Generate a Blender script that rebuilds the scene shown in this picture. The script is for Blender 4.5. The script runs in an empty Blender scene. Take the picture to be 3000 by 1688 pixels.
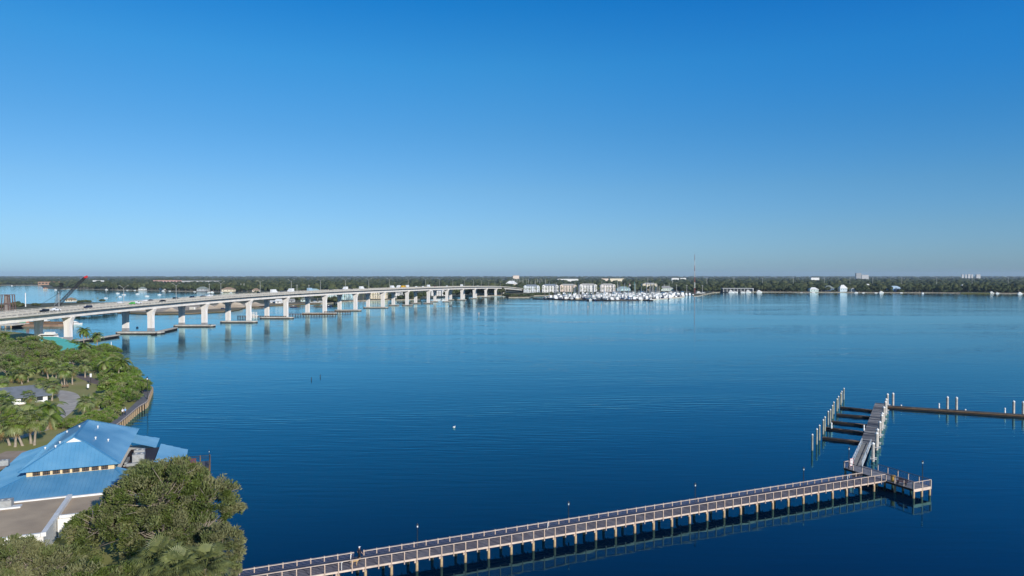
import bpy, bmesh, math, random
import numpy as np
from mathutils import Vector, Matrix
R = math.radians
sc = bpy.context.scene
COL = sc.collection
rnd = random.Random(7)
NR = np.random.default_rng(11)
# ------------------------------------------------------------------ camera
F, CX, CY, HOR, H = 2000.0, 1500.0, 844.0, 806.0, 36.0
pitch = math.atan((CY - HOR) / F)
cd = bpy.data.cameras.new('camera'); cam = bpy.data.objects.new('camera', cd); COL.objects.link(cam)
cam.location = (0, 0, H); cam.rotation_euler = (R(90) - pitch, 0, 0)
cd.sensor_width = 36; cd.lens = 24; cd.clip_end = 80000; cd.clip_start = 0.5
sc.camera = cam
FW = Vector((0, math.cos(pitch), -math.sin(pitch))); UP = Vector((0, math.sin(pitch), math.cos(pitch)))
def ray(px, py): return Vector((1, 0, 0)) * ((px - CX) / F) + UP * ((CY - py) / F) + FW
def P(px, py, z=0.0):
    d = ray(px, py); t = (z - H) / d.z
    return Vector((d.x * t, d.y * t, z))
def PD(px, py, Y):
    d = ray(px, py); t = Y / d.y
    return Vector((d.x * t, Y, H + d.z * t))
# ------------------------------------------------------------------ light
SUN_AZ = (0.60, -0.80); SUN_EL = R(20.5)
rot = math.atan2(SUN_AZ[0], SUN_AZ[1])
w = bpy.data.worlds.new('World'); sc.world = w; w.use_nodes = True
nt = w.node_tree; bg = nt.nodes['Background']
sky = nt.nodes.new('ShaderNodeTexSky'); sky.sky_type = 'NISHITA'; sky.sun_disc = False
sky.sun_elevation = SUN_EL; sky.sun_rotation = rot; sky.altitude = 0
sky.air_density = 1.0; sky.dust_density = 0.35; sky.ozone_density = 2.2
# clear winter air: the low-sun yellow of the model is graded towards the blue seen that day, by height above the horizon
gc_ = nt.nodes.new('ShaderNodeTexCoord'); gs = nt.nodes.new('ShaderNodeSeparateXYZ'); gr = nt.nodes.new('ShaderNodeValToRGB'); gm = nt.nodes.new('ShaderNodeMix')
gm.data_type = 'RGBA'; gm.blend_type = 'MULTIPLY'; gm.inputs[0].default_value = 1.0
TINT = [(0.0, (.41, .71, 1.38)), (.063, (.444, .72, 1.14)), (.122, (.43, .747, 1.067)), (.2, (.318, .774, 1.12)), (.29, (.20, .845, 1.27)), (.366, (.08, .77, 1.33)), (.50, (.09, .74, 1.30)), (.62, (.55, .9, 1.2)), (.85, (.85, .98, 1.1))]
while len(gr.color_ramp.elements) < len(TINT): gr.color_ramp.elements.new(.5)
for e_, (p_, c_) in zip(gr.color_ramp.elements, TINT): e_.position = p_; e_.color = c_ + (1,)
nt.links.new(gc_.outputs['Generated'], gs.inputs[0]); nt.links.new(gs.outputs['Z'], gr.inputs[0])
gx = nt.nodes.new('ShaderNodeMapRange'); gx.inputs['From Min'].default_value = -.6; gx.inputs['From Max'].default_value = .6; gxr = nt.nodes.new('ShaderNodeValToRGB'); gm2 = nt.nodes.new('ShaderNodeMix')
gm2.data_type = 'RGBA'; gm2.blend_type = 'MULTIPLY'; gm2.inputs[0].default_value = 1.0
gxr.color_ramp.elements.new(.5)
for e_, (p_, c_) in zip(gxr.color_ramp.elements, [(0, (1.02, .93, .92)), (.5, (1, 1, 1)), (1, (.52, 1.0, 1.20))]): e_.position = p_; e_.color = c_ + (1,)
nt.links.new(gs.outputs['X'], gx.inputs['Value']); nt.links.new(gx.outputs[0], gxr.inputs[0]); nt.links.new(sky.outputs[0], gm2.inputs['A']); nt.links.new(gxr.outputs[0], gm2.inputs['B'])
gz = nt.nodes.new('ShaderNodeMapRange'); gz.inputs['From Min'].default_value = .02; gz.inputs['From Max'].default_value = .26; nt.links.new(gs.outputs['Z'], gz.inputs['Value']); nt.links.new(gz.outputs[0], gm2.inputs[0])
nt.links.new(gm2.outputs['Result'], gm.inputs['A']); nt.links.new(gr.outputs[0], gm.inputs['B']); nt.links.new(gm.outputs['Result'], bg.inputs[0])
bg.inputs[1].default_value = 0.105
sd = bpy.data.lights.new('sun', 'SUN'); sd.energy = 4.9; sd.angle = R(0.5); sd.color = (1.0, 0.93, 0.84)
so = bpy.data.objects.new('sun', sd); COL.objects.link(so)
tosun = Vector((SUN_AZ[0] * math.cos(SUN_EL), SUN_AZ[1] * math.cos(SUN_EL), math.sin(SUN_EL)))
so.rotation_euler = tosun.to_track_quat('Z', 'Y').to_euler()
sc.view_settings.view_transform = 'Standard'; sc.view_settings.look = 'None'
sc.view_settings.exposure = 0.0; sc.view_settings.gamma = 1.0
sc.cycles.use_denoising = True
try: sc.cycles.denoiser = 'OPENIMAGEDENOISE'
except Exception: pass
sc.cycles.max_bounces = 6; sc.cycles.diffuse_bounces = 2; sc.cycles.glossy_bounces = 3
sc.cycles.transparent_max_bounces = 4; sc.cycles.caustics_reflective = False; sc.cycles.caustics_refractive = False
sc.cycles.sample_clamp_indirect = 5
# ------------------------------------------------------------------ materials
MC = {}
def M(name, c1, c2=None, scale=1.0, rough=0.6, bump=0.0, metal=0.0, spec=0.4, stretch=None, contrast=(0.35, 0.65), transl=0.0, rand=0.0, detail=5):
    if name in MC: return MC[name]
    m = bpy.data.materials.new(name); m.use_nodes = True; t = m.node_tree; n = t.nodes
    b = n['Principled BSDF']; b.inputs['Roughness'].default_value = rough; b.inputs['Metallic'].default_value = metal
    b.inputs['Specular IOR Level'].default_value = spec
    c1 = tuple(c1) + (1,)
    c2 = tuple(c2) + (1,) if c2 else tuple(min(1, x * 0.8) for x in c1[:3]) + (1,)
    tc = n.new('ShaderNodeTexCoord'); mp = n.new('ShaderNodeMapping')
    if stretch: mp.inputs['Scale'].default_value = stretch
    t.links.new(tc.outputs['Object'], mp.inputs[0])
    nz = n.new('ShaderNodeTexNoise'); nz.inputs['Scale'].default_value = scale; nz.inputs['Detail'].default_value = detail
    t.links.new(mp.outputs[0], nz.inputs['Vector'])
    cr = n.new('ShaderNodeValToRGB'); e = cr.color_ramp.elements
    e[0].position, e[1].position = contrast; e[0].color = c1; e[1].color = c2
    t.links.new(nz.outputs['Fac'], cr.inputs[0])
    out = cr.outputs[0]
    if rand:
        oi = n.new('ShaderNodeObjectInfo'); h = n.new('ShaderNodeHueSaturation')
        mr = n.new('ShaderNodeMapRange'); mr.inputs['To Min'].default_value = 1 - rand; mr.inputs['To Max'].default_value = 1 + rand
        t.links.new(oi.outputs['Random'], mr.inputs['Value']); t.links.new(mr.outputs[0], h.inputs['Value'])
        mr2 = n.new('ShaderNodeMapRange'); mr2.inputs['To Min'].default_value = 0.5 - rand * 0.08; mr2.inputs['To Max'].default_value = 0.5 + rand * 0.06
        mm = n.new('ShaderNodeMath'); mm.operation = 'FRACT'; mu = n.new('ShaderNodeMath'); mu.operation = 'MULTIPLY'; mu.inputs[1].default_value = 7.31
        t.links.new(oi.outputs['Random'], mu.inputs[0]); t.links.new(mu.outputs[0], mm.inputs[0]); t.links.new(mm.outputs[0], mr2.inputs['Value'])
        t.links.new(mr2.outputs[0], h.inputs['Hue']); t.links.new(out, h.inputs['Color']); out = h.outputs[0]
    t.links.new(out, b.inputs['Base Color'])
    if bump:
        bp = n.new('ShaderNodeBump'); bp.inputs['Strength'].default_value = 1.0; bp.inputs['Distance'].default_value = bump
        t.links.new(nz.outputs['Fac'], bp.inputs['Height']); t.links.new(bp.outputs[0], b.inputs['Normal'])
    if transl:
        tr = n.new('ShaderNodeBsdfTranslucent'); mx = n.new('ShaderNodeMixShader'); mx.inputs[0].default_value = transl
        t.links.new(out, tr.inputs[0]); t.links.new(b.outputs[0], mx.inputs[1]); t.links.new(tr.outputs[0], mx.inputs[2])
        t.links.new(mx.outputs[0], n['Material Output'].inputs[0])
    MC[name] = m
    return m
white = M('white paint', (.80, .80, .78), (.68, .68, .66), .8, .5)
white_wall = M('white stucco', (.78, .77, .74), (.66, .65, .62), .4, .8)
concrete = M('pale concrete', (.84, .81, .77), (.72, .69, .65), .35, .85, bump=.01)
pillar_m = M('streaked pillar concrete', (.86, .83, .79), (.66, .62, .57), .55, .85, stretch=(1.6, 1.6, .12), contrast=(.42, .78))
palmetto = M('palmetto leaf', (.205, .225, .075), (.13, .155, .05), .8, .5, transl=.2)
parapet_m = M('parapet concrete', (.55, .52, .45), (.44, .41, .36), .5, .9)
concrete_low = M('weathered concrete', (.56, .53, .46), (.40, .38, .33), .5, .9, bump=.02)
concrete_grey = M('grey concrete', (.33, .34, .35), (.26, .27, .28), .5, .9)
asphalt = M('road concrete', (.25, .235, .20), (.19, .18, .16), .12, .9, stretch=(1, .1, 1))
timber = M('tan timber', (.58, .44, .34), (.42, .31, .24), 1.5, .75, bump=.004)  # tan base colour of rail posts and cross beams
timber_pale = M('pale rail timber', (.70, .56, .45), (.54, .42, .34), 1.2, .7)
deck_grey = M('grey decking', (0.144, 0.138, 0.156), (0.094, 0.090, 0.106), 1.5, .75)
deck_pale = M('silvery decking', (.27, .26, .27), (.18, .175, .185), 1.5, .75)
pile_wood = M('pile wood', (.50, .36, .20), (.26, .18, .10), 1.6, .85, bump=.01)
pile_green = M('weathered piling', (.36, .37, .30), (.24, .25, .20), 1.0, .85)
pile_grey = M('silvery piling', (.55, .51, .45), (.40, .37, .33), 1.3, .85, bump=.01)
dark_wood = M('dark wet timber', (.030, .022, .016), (.015, .012, .010), 1.0, .6)
brown_wood = M('brown timber', (.20, .12, .06), (.11, .065, .035), .8, .75)
black = M('black metal', (.012, .012, .014), (.02, .02, .02), 2, .45)
rubber = M('black rubber', (.015, .015, .015), (.025, .025, .025), 4, .8)
glass = M('dark glass', (.022, .030, .040), (.03, .04, .05), 1, .08, spec=.6)
steel = M('galvanised steel', (.42, .43, .43), (.33, .34, .34), 2, .45, metal=.3)
pole_grey = M('grey pole', (.50, .50, .47), (.40, .40, .38), 1, .6)
bulb = M('frosted lantern', (.85, .84, .8), (.75, .74, .7), 3, .3)
leaf_oak = M('olive oak leaf', (0.180, 0.202, 0.071), (0.096, 0.126, 0.038), .5, .55, transl=.22, spec=.25)
leaf_oak2 = M('grey oak leaf', (0.225, 0.225, 0.102), (0.141, 0.150, 0.068), .5, .6, transl=.2, spec=.25)
leaf_oak3 = M('fresh oak leaf', (0.128, 0.168, 0.033), (0.075, 0.105, 0.024), .5, .55, transl=.22, spec=.25)
leaf_green = M('mangrove leaf', (0.165, 0.251, 0.037), (0.095, 0.163, 0.029), .4, .45, transl=.22, rand=.14)
leaf_mid = M('park tree leaf', (0.234, 0.246, 0.095), (0.133, 0.160, 0.067), .3, .55, transl=.2, rand=.18)
leaf_far = M('far tree leaf', (0.072, 0.090, 0.038), (0.045, 0.059, 0.027), .12, .8, transl=.1, rand=.28, spec=.1)
leaf_palm = M('fan palm leaf', (0.284, 0.321, 0.120), (0.177, 0.217, 0.081), .6, .45, transl=.22, rand=.14)
leaf_coco = M('coconut palm leaf', (0.171, 0.240, 0.038), (0.101, 0.164, 0.026), .6, .4, transl=.25, rand=.1)
leaf_dead = M('dry palm leaf', (.30, .20, .075), (.20, .13, .05), .6, .7, transl=.15)
bark = M('palm trunk', (.36, .30, .23), (.25, .20, .15), 1.5, .85, bump=.02)
bark_oak = M('pale bark', (.34, .29, .23), (.20, .165, .13), 1.5, .9)
seawall_m = M('seawall', (.42, .36, .27), (.30, .26, .20), .1, .9)
# ------------------------------------------------------------------ mesh helper
class MB:
    def __init__(s): s.v = []; s.f = []; s.m = []; s.sm = []
    def add(s, vs, fs, m=0, smooth=False):
        o = len(s.v); s.v.extend([tuple(v) for v in vs])
        for f in fs: s.f.append(tuple(i + o for i in f)); s.m.append(m); s.sm.append(smooth)
    def box(s, c, d, rz=0, m=0, top=1.0):
        x, y, z = d[0] / 2, d[1] / 2, d[2] / 2; co, si = math.cos(rz), math.sin(rz); vs = []
        for dz, k in ((-z, 1), (z, top)):
            for dx, dy in ((-x, -y), (x, -y), (x, y), (-x, y)):
                dx *= k; dy *= k
                vs.append((c[0] + dx * co - dy * si, c[1] + dx * si + dy * co, c[2] + dz))
        s.add(vs, [(0, 3, 2, 1), (4, 5, 6, 7), (0, 1, 5, 4), (1, 2, 6, 5), (2, 3, 7, 6), (3, 0, 4, 7)], m)
    def beam(s, a, b, wd, ht, m=0):
        a = Vector(a); b = Vector(b); d = (b - a).normalized()
        sd_ = d.cross(Vector((0, 0, 1)))
        sd_ = sd_.normalized() if sd_.length > 1e-4 else Vector((1, 0, 0))
        u = sd_.cross(d); vs = []
        for p in (a, b):
            for i, j in ((-1, -1), (1, -1), (1, 1), (-1, 1)): vs.append(p + sd_ * (i * wd / 2) + u * (j * ht / 2))
        s.add(vs, [(0, 3, 2, 1), (4, 5, 6, 7), (0, 1, 5, 4), (1, 2, 6, 5), (2, 3, 7, 6), (3, 0, 4, 7)], m)
    def tube(s, pts, rs, n=8, m=0, cap=True, smooth=True):
        pts = [Vector(p) for p in pts]; vs = []; k = len(pts)
        if not hasattr(rs, '__len__'): rs = [rs] * k
        for i, p in enumerate(pts):
            d = (pts[min(i + 1, k - 1)] - pts[max(i - 1, 0)]).normalized()
            a = d.cross(Vector((0, 1, 0)) if abs(d.y) < .9 else Vector((1, 0, 0))).normalized(); b = d.cross(a)
            for j in range(n):
                t = 2 * math.pi * j / n; vs.append(p + (a * math.cos(t) + b * math.sin(t)) * rs[i])
        fs = [(i * n + j, i * n + (j + 1) % n, (i + 1) * n + (j + 1) % n, (i + 1) * n + j) for i in range(k - 1) for j in range(n)]
        s.add(vs, fs, m, smooth)
        if cap: s.add([vs[j] for j in range(n)], [tuple(range(n))[::-1]], m); s.add([vs[(k - 1) * n + j] for j in range(n)], [tuple(range(n))], m)
    def lathe(s, c, prof, n=10, m=0, smooth=True):
        s.tube([(c[0], c[1], c[2] + z) for r, z in prof], [max(r, 1e-3) for r, z in prof], n, m, True, smooth)
    def poly(s, pts, m=0): s.add(pts, [tuple(range(len(pts)))], m)
    def prism(s, pts, z0, z1, m=0, mtop=None):
        n = len(pts); vs = [(p[0], p[1], z0) for p in pts] + [(p[0], p[1], z1) for p in pts]
        a = sum(pts[i][0] * pts[(i + 1) % n][1] - pts[(i + 1) % n][0] * pts[i][1] for i in range(n))
        fs = [(i, (i + 1) % n, n + (i + 1) % n, n + i) for i in range(n)]
        if a < 0: fs = [f[::-1] for f in fs]
        s.add(vs, fs, m)
        tp = tuple(range(n, 2 * n)); bt = tuple(range(n))
        if a < 0: tp = tp[::-1]
        else: bt = bt[::-1]
        s.add(vs, [tp], m if mtop is None else mtop); s.add(vs, [bt], m)
    def blob(s, c, r, rg, lv=1, m=0, j=.18):
        v, f = ICO[lv]
        k = 1 + (rg.random(len(v)) - .5) * 2 * j
        vs = v * k[:, None] * np.array(r) + np.array(c)
        s.add(vs.tolist(), f.tolist(), m, True)
    def sweep(s, st, sec, ms=0, closed=True):
        # st: (pos, right) stations; sec: (o, dz) ring
        n = len(sec); vs = []
        for p, r_ in st:
            for o, dz in sec: vs.append((p[0] + r_[0] * o, p[1] + r_[1] * o, p[2] + dz))
        for j in range(n if closed else n - 1):
            fs = [(i * n + j, i * n + (j + 1) % n, (i + 1) * n + (j + 1) % n, (i + 1) * n + j) for i in range(len(st) - 1)]
            s.add_raw(vs if j == 0 else None, fs, ms[j] if hasattr(ms, '__len__') else ms, len(vs))
    def add_raw(s, vs, fs, m, nv):
        if vs is not None: s._o = len(s.v); s.v.extend(vs)
        for f in fs: s.f.append(tuple(i + s._o for i in f)); s.m.append(m); s.sm.append(False)
    def build(s, name, mats, parent=None, loc=None, rz=0):
        me = bpy.data.meshes.new(name); me.from_pydata([tuple(v) for v in s.v], [], s.f)
        for x in (mats if isinstance(mats, (list, tuple)) else [mats]): me.materials.append(x)
        me.polygons.foreach_set('material_index', s.m); me.polygons.foreach_set('use_smooth', s.sm); me.update()
        return link(name, me, parent, loc, rz)
def link(name, data, parent=None, loc=None, rz=0):
    o = bpy.data.objects.new(name, data); COL.objects.link(o)
    if parent is not None: o.parent = parent
    if loc is not None: o.location = loc
    if rz: o.rotation_euler = (0, 0, rz)
    return o
def _ico(lv):
    bm = bmesh.new(); bmesh.ops.create_icosphere(bm, subdivisions=lv, radius=1)
    v = np.array([x.co[:] for x in bm.verts]); f = np.array([[q.index for q in p.verts] for p in bm.faces]); bm.free(); return v, f
ICO = {0: _ico(1), 1: _ico(2), 2: _ico(3)}
USED = {}
def tag(o, label=None, cat=None, group=None, kind=None):
    if label:
        o['label'] = label
        if label in USED: print('DUPLABEL', label)
        USED[label] = 1; nw = len(label.split())
        if nw < 4 or nw > 16: print('LABELLEN', nw, label)
    if cat: o['category'] = cat
    if group: o['group'] = group
    if kind: o['kind'] = kind
    return o
def empty(name, loc, rz=0, label=None, cat=None, group=None):
    o = bpy.data.objects.new(name, None); COL.objects.link(o); o.location = loc; o.rotation_euler = (0, 0, rz); o.empty_display_size = .3
    return tag(o, label, cat, group)
def tree_copy(o, parent=None):
    c = o.copy(); COL.objects.link(c)
    if parent is not None: c.parent = parent
    for ch in KIDS(o): tree_copy(ch, c)
    return c
def KIDS(o): return [x for x in COL.objects if x.parent == o]
class Kit:
    """a finished thing used as the source for copies; the first use takes the source itself"""
    def __init__(s, root): s.root = root; s.used = False; s.kids = [(k, KIDS(k)) for k in KIDS(root)]
    def put(s, loc, rz=0, scale=1, label=None, group=None, cat=None):
        if not s.used: r = s.root; s.used = True
        else:
            r = s.root.copy(); COL.objects.link(r)
            for k, gs in s.kids:
                c = k.copy(); COL.objects.link(c); c.parent = r
                for g in gs: d = g.copy(); COL.objects.link(d); d.parent = c
        r.location = loc; r.rotation_euler = (0, 0, rz); r.scale = (scale,) * 3 if not hasattr(scale, '__len__') else scale
        tag(r, label, cat, group)
        return r
ORD = ['zeroth', 'first', 'second', 'third', 'fourth', 'fifth', 'sixth', 'seventh', 'eighth', 'ninth', 'tenth']
def nth(k):
    if k <= 10: return ORD[k]
    return f"{k}{'th' if 10 < k % 100 < 14 else {1: 'st', 2: 'nd', 3: 'rd'}.get(k % 10, 'th')}"
def cards(name, C, D, L, W, mi, mats, parent=None, rg=NR, extra=None):
    n = len(C); rv = rg.normal(size=(n, 3)); S = np.cross(D, rv); S /= np.linalg.norm(S, axis=1)[:, None] + 1e-9
    D = D / (np.linalg.norm(D, axis=1)[:, None] + 1e-9)
    L = np.broadcast_to(L, n)[:, None]; W = np.broadcast_to(W, n)[:, None]
    V = np.stack([C - D * L / 2, C + S * W / 2 + D * L * .1, C + D * L / 2, C - S * W / 2 + D * L * .1], 1).reshape(-1, 3)
    me = bpy.data.meshes.new(name)
    me.vertices.add(4 * n); me.vertices.foreach_set('co', V.ravel().astype(np.float32))
    me.loops.add(4 * n); me.loops.foreach_set('vertex_index', np.arange(4 * n, dtype=np.int32))
    me.polygons.add(n); me.polygons.foreach_set('loop_start', np.arange(0, 4 * n, 4, dtype=np.int32))
    me.polygons.foreach_set('material_index', np.broadcast_to(mi, n).astype(np.int32))
    for x in mats: me.materials.append(x)
    me.update(); me.validate()
    return link(name, me, parent) if parent is not False else me
def clump_cloud(lobes, ncl, per, cr, rg, up=.35, shell=(.72, 1.0), zmin=-.55, nm=3):
    """leaf positions: clumps scattered over the shells of ellipsoid lobes"""
    C = []; D = []; MI = []
    vol = np.array([l[1][0] * l[1][1] for l in lobes]); vol = vol / vol.sum()
    for _ in range(ncl):
        k = rg.choice(len(lobes), p=vol); c, r = lobes[k]
        while True:
            d = rg.normal(size=3); d /= np.linalg.norm(d)
            if d[2] > zmin: break
        p = np.array(c) + d * np.array(r) * rg.uniform(*shell)
        s = cr * rg.uniform(.6, 1.35); n_ = max(4, int(per * rg.uniform(.6, 1.4)))
        q = rg.normal(size=(n_, 3)); q /= np.linalg.norm(q, axis=1)[:, None]
        q *= (rg.random(n_) ** .45)[:, None]
        C.append(p + q * s * np.array([1, 1, .75]))
        D.append(q * .5 + d * .6 + rg.normal(size=(n_, 3)) * .45 + np.array([0, 0, up]))
        MI.append(np.full(n_, rg.integers(0, nm)))
    return np.concatenate(C), np.concatenate(D), np.concatenate(MI)
def inpoly(x, y, poly):
    c = False; n = len(poly); j = n - 1
    for i in range(n):
        xi, yi = poly[i]; xj, yj = poly[j]
        if (yi > y) != (yj > y) and x < (xj - xi) * (y - yi) / (yj - yi) + xi: c = not c
        j = i
    return c
# ================================================================== WATER
def make_water():
    m = bpy.data.materials.new('river water'); m.use_nodes = True; t = m.node_tree; n = t.nodes; L = t.links.new
    b = n['Principled BSDF']; b.inputs['Base Color'].default_value = (.0, .007, .022, 1); b.inputs['Roughness'].default_value = .06
    b.inputs['IOR'].default_value = 1.333; b.inputs['Specular IOR Level'].default_value = .5
    tc = n.new('ShaderNodeTexCoord')
    def mapp(rz, s):
        q = n.new('ShaderNodeMapping'); q.inputs['Rotation'].default_value = (0, 0, rz); q.inputs['Scale'].default_value = s
        L(tc.outputs['Object'], q.inputs[0]); return q.outputs[0]
    def noise(v, sc_, det=2, dist=0.0):
        q = n.new('ShaderNodeTexNoise'); q.inputs['Scale'].default_value = sc_; q.inputs['Detail'].default_value = det; q.inputs['Distortion'].default_value = dist
        L(v, q.inputs['Vector']); return q.outputs['Fac']
    def math_(op, a, c=None):
        q = n.new('ShaderNodeMath'); q.operation = op
        if isinstance(a, float): q.inputs[0].default_value = a
        else: L(a, q.inputs[0])
        if c is not None:
            if isinstance(c, float): q.inputs[1].default_value = c
            else: L(c, q.inputs[1])
        return q.outputs[0]
    def ramp(v, a, c):
        q = n.new('ShaderNodeMapRange'); q.inputs['From Min'].default_value = a; q.inputs['From Max'].default_value = c; q.interpolation_type = 'SMOOTHSTEP'
        L(v, q.inputs['Value']); return q.outputs[0]
    # long low ripples, crests a little slanted, in drifting patches; finer chop; slow swell
    wv = n.new('ShaderNodeTexWave'); wv.wave_type = 'BANDS'; wv.bands_direction = 'Y'; wv.inputs['Scale'].default_value = .125
    wv.inputs['Distortion'].default_value = 9.0; wv.inputs['Detail'].default_value = 2.5; wv.inputs['Detail Scale'].default_value = .55; wv.inputs['Detail Roughness'].default_value = .55
    L(mapp(R(9), (.55, 1, 1)), wv.inputs['Vector'])
    rip = noise(mapp(R(6), (.22, 1.0, 1)), 1.1, 3, .4)
    fine = noise(mapp(R(-12), (.55, 1.0, 1)), 3.2, 2)
    patch = ramp(noise(mapp(R(14), (.35, 1.0, 1)), .022, 3, .6), .38, .66)
    slick = ramp(noise(mapp(R(4), (.12, 1.0, 1)), .010, 3, .8), .30, .46)
    calm = n.new('ShaderNodeMapRange'); sp = n.new('ShaderNodeSeparateXYZ'); L(tc.outputs['Object'], sp.inputs[0])
    calm.inputs['From Min'].default_value = 85; calm.inputs['From Max'].default_value = 190; calm.interpolation_type = 'SMOOTHSTEP'; L(sp.outputs['Y'], calm.inputs['Value'])
    calm.inputs['To Min'].default_value = .22
    crest = noise(mapp(R(8), (.10, .62, 1)), .95, 2, .25)
    crest2 = noise(mapp(R(-5), (.16, .8, 1)), .55, 2, .5)
    h = math_('MULTIPLY', wv.outputs['Fac'], math_('MULTIPLY', patch, .30))
    h = math_('ADD', h, math_('MULTIPLY', crest, math_('ADD', .5, math_('MULTIPLY', patch, 1.5))))
    h = math_('ADD', h, math_('MULTIPLY', crest2, .8))
    h = math_('ADD', h, math_('MULTIPLY', rip, .45))
    h = math_('ADD', h, math_('MULTIPLY', fine, .10))
    h = math_('MULTIPLY', h, math_('ADD', .12, math_('MULTIPLY', slick, 1.0)))
    h = math_('MULTIPLY', h, calm.outputs[0])
    bp = n.new('ShaderNodeBump'); bp.inputs['Strength'].default_value = 1; bp.inputs['Distance'].default_value = .046
    L(h, bp.inputs['Height'])
    # blue-tinted mirror over a dark blue body, mixed by the Fresnel term of water
    n.remove(b); df = n.new('ShaderNodeBsdfDiffuse'); df.inputs['Color'].default_value = (.0, .008, .026, 1)
    gl = n.new('ShaderNodeBsdfGlossy'); gl.inputs['Color'].default_value = (.60, 1.06, 1.12, 1); gl.inputs['Roughness'].default_value = .05
    fr = n.new('ShaderNodeFresnel'); fr.inputs['IOR'].default_value = 1.36; mx = n.new('ShaderNodeMixShader')
    for q in (df, gl, fr): L(bp.outputs[0], q.inputs['Normal'])
    tr = n.new('ShaderNodeValToRGB'); L(fr.outputs[0], tr.inputs[0]); L(tr.outputs[0], gl.inputs['Color'])
    RT = [(.06, (.45, 1.0, 1.10)), (.25, (.38, 1.04, 1.18)), (.5, (.58, 1.07, 1.16)), (.8, (.82, 1.04, 1.09)), (1.0, (.93, 1.02, 1.05))]
    while len(tr.color_ramp.elements) < 5: tr.color_ramp.elements.new(.5)
    for e_, (p_, c_) in zip(tr.color_ramp.elements, RT): e_.position = p_; e_.color = c_ + (1,)
    L(fr.outputs[0], mx.inputs[0]); L(df.outputs[0], mx.inputs[1]); L(gl.outputs[0], mx.inputs[2]); L(mx.outputs[0], n['Material Output'].inputs['Surface'])
    return m
wm = make_water()
mb = MB(); mb.poly([(-24000, -300, 0), (24000, -300, 0), (24000, 15500, 0), (-24000, 15500, 0)])
tag(mb.build('water', wm), kind='structure')
# ================================================================== LAND
from mathutils.geometry import tessellate_polygon
grass_m = M('park lawn', (.24, .25, .065), (.34, .29, .13), .09, .95, contrast=(.38, .68))
shore_m = M('far shore ground', (.11, .105, .055), (.07, .075, .04), .02, .95)
sand_m = M('pale sand', (.52, .44, .34), (.36, .29, .21), .06, .95)
mud_m = M('brown shore', (.24, .18, .11), (.15, .13, .07), .05, .95)
def landmass(name, pts, z, mtop, mside, depth=1.5):
    pts = [(p[0], p[1]) for p in pts]; mb = MB()
    vs = [Vector((x, y, 0)) for x, y in pts]
    tri = tessellate_polygon([vs]); top = [(x, y, z) for x, y in pts]
    fs = []
    for a, b_, c in tri:
        A, B_, C_ = vs[a], vs[b_], vs[c]
        fs.append((a, b_, c) if (B_ - A).cross(C_ - A).z > 0 else (a, c, b_))
    mb.add(top, fs, 0)
    n = len(pts)
    mb.add(top + [(x, y, -depth) for x, y in pts], [(i, (i + 1) % n, n + (i + 1) % n, n + i) for i in range(n)], 1)
    return tag(mb.build(name, [mtop, mside]), kind='structure')
pxs = [(-300, 837), (0, 836), (120, 837), (130, 846), (175, 848), (228, 847), (340, 850), (430, 851), (500, 853), (620, 855), (690, 857), (700, 861),
       (672, 868), (600, 876), (463, 884), (340, 888), (200, 888), (0, 895), (-400, 897), (-400, 903), (0, 906), (150, 916), (213, 925), (280, 922), (340, 916), (400, 918), (463, 920),
       (563, 918), (656, 913), (703, 907), (720, 900), (842, 894), (960, 890), (1022, 883.5), (1141, 879.5), (1160, 880), (1246, 877), (1300, 872), (1360, 870),
       (1437, 867.5), (1481, 867), (1490, 872), (1550, 871.5), (1560, 867), (1670, 865.5), (1750, 864), (1900, 863), (2000, 861), (2026, 862), (2033, 869), (2046, 868),
       (2072, 861.5), (2090, 858), (2120, 856), (2250, 856), (2330, 856.5), (2500, 857), (2700, 858), (2900, 859.5), (3000, 860), (3500, 863)]
MAIN = [P(a, b_) for a, b_ in pxs]
MAINP = [(p.x, p.y) for p in MAIN] + [(9000, 2500), (23000, 15400), (-23000, 15400), (-9000, 4500)]
landmass('far_shore_ground', MAINP, .9, shore_m, seawall_m)
pk = [(-34, 30), (-35, 60), (-36.5, 78)] + [tuple(P(a, b_)[:2]) for a, b_ in [(640, 1570), (600, 1490), (560, 1410), (440, 1350), (345, 1300), (345, 1258), (385, 1214), (424, 1183), (431, 1168),
      (441, 1142), (400, 1113), (352, 1068), (345, 1042), (322, 1030), (280, 1020), (218, 1010), (100, 985), (0, 974), (-300, 955)]] + [(-700, 400), (-400, 30)]
PARK = pk
GZ = 1.2
landmass('park_ground', pk, GZ, grass_m, M('dark park bank', (.07, .055, .04), (.04, .032, .025), .3, .95))
def ribbon(name, ctr, wd, z, mat):
    mb = MB(); vs = []
    for i, p in enumerate(ctr):
        a = Vector(ctr[max(i - 1, 0)][:2]); b_ = Vector(ctr[min(i + 1, len(ctr) - 1)][:2]); d = (b_ - a).normalized(); q = Vector((-d.y, d.x)) * wd / 2
        vs += [(p[0] + q.x, p[1] + q.y, z), (p[0] - q.x, p[1] - q.y, z)]
    mb.add(vs, [(2 * i, 2 * i + 1, 2 * i + 3, 2 * i + 2) for i in range(len(ctr) - 1)])
    return tag(mb.build(name, mat), kind='structure')
path_m = M('park path', (.52, .47, .40), (.38, .34, .30), .5, .9)
def smooth(pts, k=6):
    out = []
    n = len(pts)
    for i in range(n - 1):
        p0, p1, p2, p3 = (Vector(pts[max(0, min(n - 1, i + j))]) for j in (-1, 0, 1, 2))
        for s in range(k):
            t = s / k; out.append(.5 * ((2 * p1) + (p2 - p0) * t + (2 * p0 - 5 * p1 + 4 * p2 - p3) * t * t + (3 * p1 - p0 - 3 * p2 + p3) * t ** 3))
    return out + [Vector(pts[-1])]
def gp(*l): return [P(a, b_, GZ) for a, b_ in l]
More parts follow.
